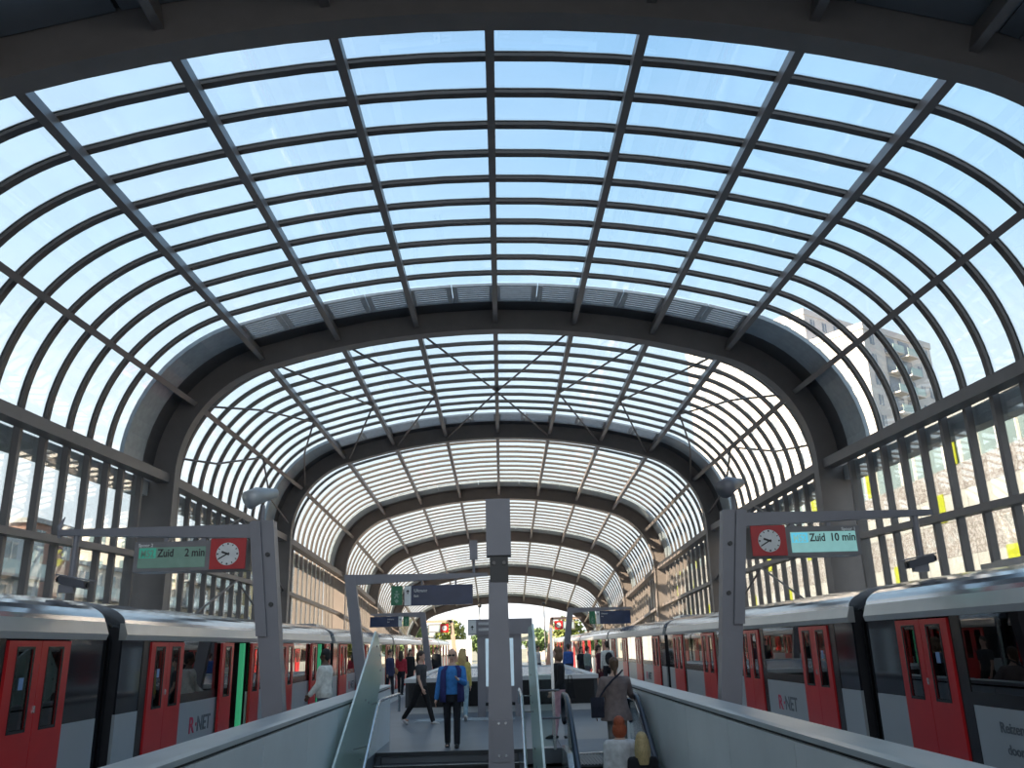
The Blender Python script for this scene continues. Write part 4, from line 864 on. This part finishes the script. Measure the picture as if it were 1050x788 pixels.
far = [(-4.35, 34.5, 1.72, HP * 60, 'person in navy coat by the far track two carriages', (0.03, 0.035, 0.09), (0.02, 0.02, 0.03), 'short', 0.75),
       (-4.05, 35.6, 1.66, HP * 170, 'woman in red top with tan bag by the far track two carriages', (0.42, 0.03, 0.05), (0.015, 0.015, 0.02), 'long', 0.85),
       (-4.2, 40.5, 1.70, HP * 30, 'woman in long black coat by the far track two carriages', (0.012, 0.012, 0.014), (0.012, 0.012, 0.014), 'long', 0.45),
       (-3.3, 44.5, 1.76, 0.0, 'man in black beside the pale hoarding, past the low enclosure', (0.012, 0.013, 0.016), (0.015, 0.015, 0.02), 'short', 0.85),
       (-1.75, 41.0, 1.66, HP * 40, 'dark-haired person in maroon top behind the low enclosure', (0.10, 0.03, 0.05), (0.02, 0.02, 0.03), 'long', 0.85),
       (1.75, 43.5, 1.72, HP * 60, 'person in white shirt behind the low enclosure', (0.72, 0.70, 0.66), (0.1, 0.1, 0.12), 'short', 0.85),
       (2.95, 39.5, 1.76, HP * 200, 'man in blue jacket beside the far leaning post of track one', (0.05, 0.13, 0.42), (0.03, 0.03, 0.05), 'short', 0.85),
       (3.35, 37.5, 1.64, HP * 20, 'woman in dark dress with bare arms by the far track one carriages', (0.015, 0.015, 0.02), (0.02, 0.02, 0.02), 'long', 0.85),
       (3.5, 36.4, 1.66, HP * 120, 'person in grey-green shirt by the far track one carriages', (0.22, 0.28, 0.26), (0.1, 0.11, 0.13), 'short', 0.85),
       (3.75, 34.2, 1.70, HP * 60, 'woman in maroon dress by the far track one carriages', (0.12, 0.02, 0.035), (0.10, 0.02, 0.03), 'pony', 0.6),
       (3.85, 32.4, 1.82, HP * 190, 'man in white shirt with black backpack by the train on track one', (0.70, 0.71, 0.68), (0.02, 0.02, 0.03), 'short', 0.85)]
for (px, py, h, hd, lb, tcol, bcol, hs, hm_) in far:
    person(px, py, 0, h, hd, lb, top=tcol, bottom=bcol, hairstyle=hs, hem=hm_, hair=(0.05, 0.03, 0.02), legs=((0.12, 0.05), (-0.12, 0.1)), vox=0.02, top_sleeve=0.3 if 'bare' in lb else 1.0,
           skirt=0.5 if 'dress' in lb else None, group=FARP)
tb_ = thing('handbag', (-4.30, 35.4, 0.72), 'tan handbag carried by the woman in the red top', 'bag')
part('pouch', MB().ell((-4.30, 35.4, 0.90), 0.17, 0.09, 0.15, 10, 6), cloth((0.35, 0.2, 0.1)), tb_, True); part('handle', MB().tube([(-4.38, 35.4, 1.0), (-4.3, 35.4, 1.25), (-4.22, 35.4, 1.0)], 0.012, 6), cloth((0.2, 0.1, 0.05)), tb_)
bp_ = thing('backpack', (3.87, 32.2, 1.0), 'black backpack on the man in the white shirt', 'bag')
part('pack', MB().ell((3.88, 32.21, 1.22), 0.15, 0.10, 0.23, 10, 8), cloth((0.012, 0.012, 0.015)), bp_, True); part('pocket', MB().ell((3.89, 32.12, 1.12), 0.10, 0.05, 0.1, 8, 6), cloth((0.02, 0.02, 0.025)), bp_, True)

# ================================================================== BUILDINGS OUTSIDE
def facade_mat():
    m = bpy.data.materials.new('lace_pattern_panel'); m.use_nodes = True; t = m.node_tree; b = t.nodes['Principled BSDF']
    tcn = N(t, 'ShaderNodeTexCoord'); vo = N(t, 'ShaderNodeTexVoronoi', feature='DISTANCE_TO_EDGE'); vo.inputs['Scale'].default_value = 4.2
    nz = N(t, 'ShaderNodeTexNoise'); nz.inputs['Scale'].default_value = 3.0; nz.inputs['Detail'].default_value = 3
    mixv = N(t, 'ShaderNodeVectorMath', operation='MULTIPLY_ADD'); mixv.inputs[1].default_value = (0.6, 0.6, 0.6)
    t.links.new(nz.outputs['Color'], mixv.inputs[0]); t.links.new(tcn.outputs['Object'], mixv.inputs[2]); t.links.new(tcn.outputs['Object'], nz.inputs[0])
    t.links.new(mixv.outputs[0], vo.inputs['Vector'])
    rp = N(t, 'ShaderNodeValToRGB'); rp.color_ramp.elements[0].position = 0.05; rp.color_ramp.elements[1].position = 0.16
    rp.color_ramp.elements[0].color = (0.11, 0.10, 0.10, 1); rp.color_ramp.elements[1].color = (0.275, 0.285, 0.31, 1)
    t.links.new(vo.outputs['Distance'], rp.inputs[0]); t.links.new(rp.outputs[0], b.inputs['Base Color']); b.inputs['Roughness'].default_value = 0.8
    return m
M_lace = facade_mat(); M_cream = pm('cream_panel', (0.28, 0.295, 0.305), 0.7); M_yel = pm('yellow_panel', (0.24, 0.28, 0.002), 0.5)
M_wing = pm('window_blue_grey', (0.14, 0.20, 0.22), 0.08, 0.0, 0.2, 0.4); M_frame = pm('window_frame_white', (0.6, 0.6, 0.58), 0.5)
BX_ = 25.0; by0, by1 = 18.0, 124.0
Bd = thing('office_building', (BX_ + 8, 70, -1.4), 'long cream office block with lace-patterned panels and yellow accents', 'building')
part('core', MB().box(BX_ + 0.3, BX_ + 10, by0, by1, -1.4, 13.1), pm('core_grey', (0.35, 0.34, 0.32), 0.8), Bd)
part('roof', MB().box(BX_ - 0.1, BX_ + 10.2, by0 - 0.2, by1 + 0.2, 13.1, 13.4), M_cream, Bd)
levels = [(-1.4, 0.6, 'lace'), (0.62, 2.0, 'cream'), (2.02, 4.0, 'lace'), (4.02, 5.8, 'cream'), (5.82, 7.7, 'lace'), (7.72, 9.2, 'cream'), (9.22, 10.6, 'lace'), (10.62, 12.3, 'win'), (12.32, 13.1, 'lace')]
SEG = 5.3; ns = int((by1 - by0) / SEG)
rb = random.Random(3)
for (z0_, z1_, kind) in levels:
    for k in range(ns):
        ya, yb2 = by0 + k * SEG + 0.03, by0 + (k + 1) * SEG - 0.03
        if kind == 'lace': part('patterned_panel', MB().box(BX_, BX_ + 0.3, ya, yb2, z0_, z1_), M_lace, Bd)
        elif kind == 'cream':
            ysp = rb.choice([0.25, 0.45, 0.6]); yy_ = ya + ysp * SEG
            part('plain_panel', MB().box(BX_, BX_ + 0.3, ya, yb2, z0_, z1_), M_cream, Bd)
            if (k % 2 == (int(z0_) % 2)): part('accent_panel', MB().box(BX_ - 0.06, BX_, yy_, yy_ + 1.25, z0_ + 0.02, z1_ + 0.1), M_yel, Bd)
        else:
            for h in range(3):
                y2 = ya + h * (SEG - 0.06) / 3; w_ = part('window', MB().box(BX_ + 0.12, BX_ + 0.3, y2 + 0.06, y2 + SEG / 3 - 0.06, z0_, z1_), M_wing, Bd)
                part('frame', MB().box(BX_ + 0.02, BX_ + 0.3, y2 - 0.05, y2 + 0.05, z0_, z1_), M_frame, w_)
            if k % 2: part('accent_panel', MB().box(BX_ - 0.06, BX_, ya + 0.3, ya + 1.3, z0_, z1_ + 0.2), M_yel, Bd)
# residential tower, turned against the tracks
M_tow = pm('tower_render', (0.52, 0.50, 0.50), 0.85, var=0.06, scale=0.6); M_tw = pm('tower_window', (0.18, 0.21, 0.26), 0.15); M_bal = pm('balcony_glass', (0.35, 0.46, 0.45), 0.15)
def tower_block(T, c, ang, wS, wL, z1_, floors, colsS, colsL, balc):
    """corner c nearest the station; S face runs along +u, L face along +v"""
    u = Vector((math.cos(ang), math.sin(ang), 0)); v = Vector((-math.sin(ang), math.cos(ang), 0)); c = Vector(c)
    def HX(mb, a0, a1, b0, b1, z0_, z2): return mb.hexa([c + u * p + v * q + Vector((0, 0, r)) for r in (z0_, z2) for p, q in ((a0, b0), (a1, b0), (a1, b1), (a0, b1))])
    part('walls', HX(MB(), 0, wS, 0, wL, -1.4, z1_), M_tow, T); part('parapet', HX(MB(), -0.15, wS + 0.15, -0.15, wL + 0.15, z1_, z1_ + 0.9), M_tow, T)
    fh = (z1_ + 1.4) / floors
    for f in range(3, floors):
        z0_ = -1.4 + f * fh + 0.9
        for a in colsS:
            w_ = part('window', HX(MB(), a * wS, a * wS + 1.0, -0.05, 0.0, z0_, z0_ + 1.5), M_tw, T); part('frame', HX(MB(), a * wS + 0.46, a * wS + 0.54, -0.09, -0.05, z0_, z0_ + 1.5), M_frame, w_)
        for b in colsL: part('window', HX(MB(), -0.05, 0.0, b * wL, b * wL + 1.1, z0_, z0_ + 1.5), M_tw, T)
        for a, w in balc:
            bl = part('balcony', HX(MB(), a * wS, a * wS + w, -0.08, 0.0, z0_ - 0.7, z0_ + 1.7), M_tw, T)
            part('slab', HX(MB(), a * wS, a * wS + w, -1.3, -0.08, z0_ - 0.85, z0_ - 0.65), M_tow, bl); part('balustrade', HX(MB(), a * wS, a * wS + w, -1.3, -1.25, z0_ - 0.65, z0_ + 0.35), M_bal, bl)
Tw = thing('apartment_tower', (50, 112, -1.4), 'tall pale apartment tower with balconies behind the patterned office block', 'building')
TA = math.radians(34)
tower_block(Tw, (49.5, 106, 0), TA, 16.5, 22, 41.5, 15, (0.08, 0.88, 0.75), (0.1, 0.3, 0.5, 0.7, 0.9), ((0.28, 2.6), (0.50, 2.6)))
tower_block(Tw, (46.5, 118, 0), TA, 14.5, 24, 48.5, 17, (0.1, 0.3, 0.5, 0.7), (0.1, 0.25, 0.4, 0.55, 0.7, 0.85), ())
# blocks on the left
M_b1 = pm('block_pale', (0.46, 0.44, 0.40), 0.85, var=0.06, scale=0.4); M_b2 = pm('block_brick', (0.25, 0.15, 0.12), 0.9, var=0.15, scale=3); M_b3 = pm('block_blue_glass', (0.26, 0.32, 0.36), 0.3); M_b4 = pm('block_yellow', (0.62, 0.50, 0.28), 0.85)
def block(x1, y0_, y1_, h, depth, mat, floors, ncol, label, balcony=False):
    T = thing('apartment_block', (x1 - depth / 2, (y0_ + y1_) / 2, -1.4), label, 'building', 'apartment blocks beside the station')
    part('walls', MB().box(x1 - depth, x1, y0_, y1_, -1.4, h), mat, T); part('roof', MB().box(x1 - depth - .2, x1 + .2, y0_ - .2, y1_ + .2, h, h + 0.35), M_cream, T)
    fh = (h + 1.4) / floors; cw = (y1_ - y0_) / ncol
    for f in range(floors):
        z0_ = -1.4 + f * fh
        for k in range(ncol):
            ya = y0_ + k * cw + cw * 0.18
            w_ = part('window', MB().box(x1 - 0.02, x1 + 0.03, ya, ya + cw * 0.6, z0_ + 0.9, z0_ + fh - 0.45), M_wing, T); part('frame', MB().box(x1 + 0.03, x1 + 0.07, ya + cw * 0.28, ya + cw * 0.32, z0_ + 0.9, z0_ + fh - 0.45), M_frame, w_)
            e0 = y0_
        if balcony and f:
            bl = part('balcony', MB().box(x1, x1 + 1.2, y0_ + 0.3, y1_ - 0.3, z0_ - 0.1, z0_ + 0.08), M_cream, T); part('balustrade', MB().box(x1 + 1.14, x1 + 1.2, y0_ + 0.3, y1_ - 0.3, z0_ + 0.08, z0_ + 0.95), M_bal, bl)
        for k in range(4):
            xa = x1 - depth + (k + 0.25) * depth / 4; part('window', MB().box(xa, xa + depth / 8, y0_ - 0.03, y0_ + 0.02, z0_ + 0.9, z0_ + fh - 0.45), M_wing, T)
block(-32, 38, 60, 9.6, 14, M_b3, 4, 9, 'blue-grey glassy block behind the near track two carriage', True)
block(-33, 60.6, 66.5, 11.0, 12, M_b2, 4, 3, 'brown brick block between the glassy and the pale apartments')
block(-34, 67, 90, 8.9, 12, M_b1, 4, 9, 'pale apartment block with long balconies behind the track two security camera', True)
block(-34, 91, 112, 14.5, 14, M_b1, 6, 8, 'taller pale apartment block behind the two-minute display', True)
block(-33, 113, 126, 17.5, 14, M_b4, 7, 5, 'yellow rendered apartment block behind the two-minute display')
block(-34, 127, 165, 15.5, 14, M_b1, 6, 12, 'farthest pale apartment block, beyond the yellow block')
# added, unseen slab beside the near end of the station, off to the left of the view; it keeps the near bays in shade
block(-30, -75, 20, 36, 20, M_b1, 14, 14, 'unseen tall slab block added to shade the near bays')

# ================================================================== BEYOND THE OPEN END
def tree(x, y, h, r, label, col, seed):
    rr = random.Random(seed); T = thing('tree', (x, y, -1.4), label, 'tree', 'trees beyond the open end')
    part('trunk', MB().tube([(x, y, -1.4), (x + 0.1, y, h * 0.35), (x, y, h * 0.7)], [0.22, 0.16, 0.06], 8), pm('bark', (0.10, 0.075, 0.05), 0.9), T)
    mb = MB(); mb.cur = 0
    for k in range(1300):
        a = rr.uniform(0, 2 * PI); w = rr.uniform(-1, 1); q = rr.random() ** 0.4; sr = math.sqrt(1 - w * w)
        p = Vector((x + math.cos(a) * sr * q * r, y + math.sin(a) * sr * q * r, h * 0.62 + w * q * h * 0.40)); d = Vector((rr.gauss(0, 1), rr.gauss(0, 1), rr.gauss(0, 1))).normalized(); e = d.orthogonal().normalized(); g = rr.uniform(0.14, 0.30)
        mb.add([p - d * g, p + e * g * 0.6, p + d * g, p - e * g * 0.6], [(0, 1, 2, 3)])
    o = link('foliage', mb.mesh(col, (x, y, -1.4), False, False), T); o['kind'] = 'stuff'
g1 = pm('leaves_olive', (0.16, 0.20, 0.05), 0.7, var=0.4, scale=1.5); g2 = pm('leaves_green', (0.09, 0.15, 0.05), 0.7, var=0.4, scale=1.5)
for k, (x, y, h, r, lb) in enumerate(((-14.5, 100, 5.6, 2.0, 'olive tree behind the far track two carriages'), (-10.3, 102, 5.3, 1.9, 'dark green tree beside the hoarding, nearest track two'), (-6.2, 106, 4.9, 1.9, 'olive tree rising just behind the pale hoarding'), (-3.0, 130, 3.6, 2.0, 'small dark green tree straight down the tracks, between hoarding and info board'), (1.2, 135, 3.6, 2.0, 'small olive tree straight down the tracks behind the centre post'),
        (4.6, 118, 3.9, 1.9, 'low dark green tree behind the rounded shelter'), (7.8, 104, 5.0, 2.0, 'olive tree behind the farthest track one display'), (12.2, 102, 5.6, 2.1, 'dark green tree behind the far track one carriages'), (16.9, 106, 6, 2.2, 'olive tree outside the far end of the track one wall'))):
    tree(x, y, h, r, lb, g1 if k % 2 == 0 else g2, 20 + k)
hd = thing('hoarding', (-5.4, 98, 0), 'pale hoarding at the far platform end behind the man in black', 'hoarding')
for k in range(4): part('board', MB().box(-7.3 + k * 1.0, -6.34 + k * 1.0, 98, 98.1, -0.2, 2.55), pm('hoarding_white', (0.62, 0.66, 0.70), 0.6), hd)
dm = thing('domed_shelter', (2.6, 92, 0), 'pale rounded shelter with a post at the far end of the platform', 'shelter')
part('canopy', MB().prism([(1.7 + 1.0 * (1 - math.cos(PI * q / 10)), 2.2 + 0.9 * math.sin(PI * q / 10)) for q in range(11)], 'y', 92, 94), pm('shelter_grey', (0.42, 0.45, 0.42), 0.4), dm); part('post', MB().tube([(2.7, 93, 0), (2.7, 93, 2.3)], 0.08, 8), M_post, dm)
for x, lb in ((-1.9, 'thin lamp mast with small head beyond the farthest track two display'), (3.75, 'thin lamp mast with round head beyond the farthest track one display')):
    lm = thing('lamp_mast', (x * 1.15, 88, 0), lb, 'lamp'); x = x * 1.15
    part('mast', MB().tube([(x, 88, 0), (x, 88, 5.6)], 0.05, 8), M_post, lm); part('lamp_head', MB().ell((x, 88, 5.7), 0.2, 0.2, 0.2, 10, 8), M_blackp, lm, True)
for (x, y, w, d_, h, lb) in ((-26, 190, 22, 14, 4, 'low pale building far beyond the open end on the track two side'), (18, 200, 24, 14, 4, 'low pale building far beyond the open end on the track one side')):
    T = thing('low_building', (x, y, -1.4), lb, 'building'); part('walls', MB().box(x - w / 2, x + w / 2, y, y + d_, -1.4, h), M_b1, T); part('roof', MB().box(x - w / 2 - .3, x + w / 2 + .3, y - .3, y + d_ + .3, h, h + .4), M_cream, T)
    for k in range(8):
        for f in range(2): part('window', MB().box(x - w / 2 + (k + .2) * w / 8, x - w / 2 + (k + .8) * w / 8, y - .05, y, 0.2 + f * 3, 1.9 + f * 3), M_wing, T)
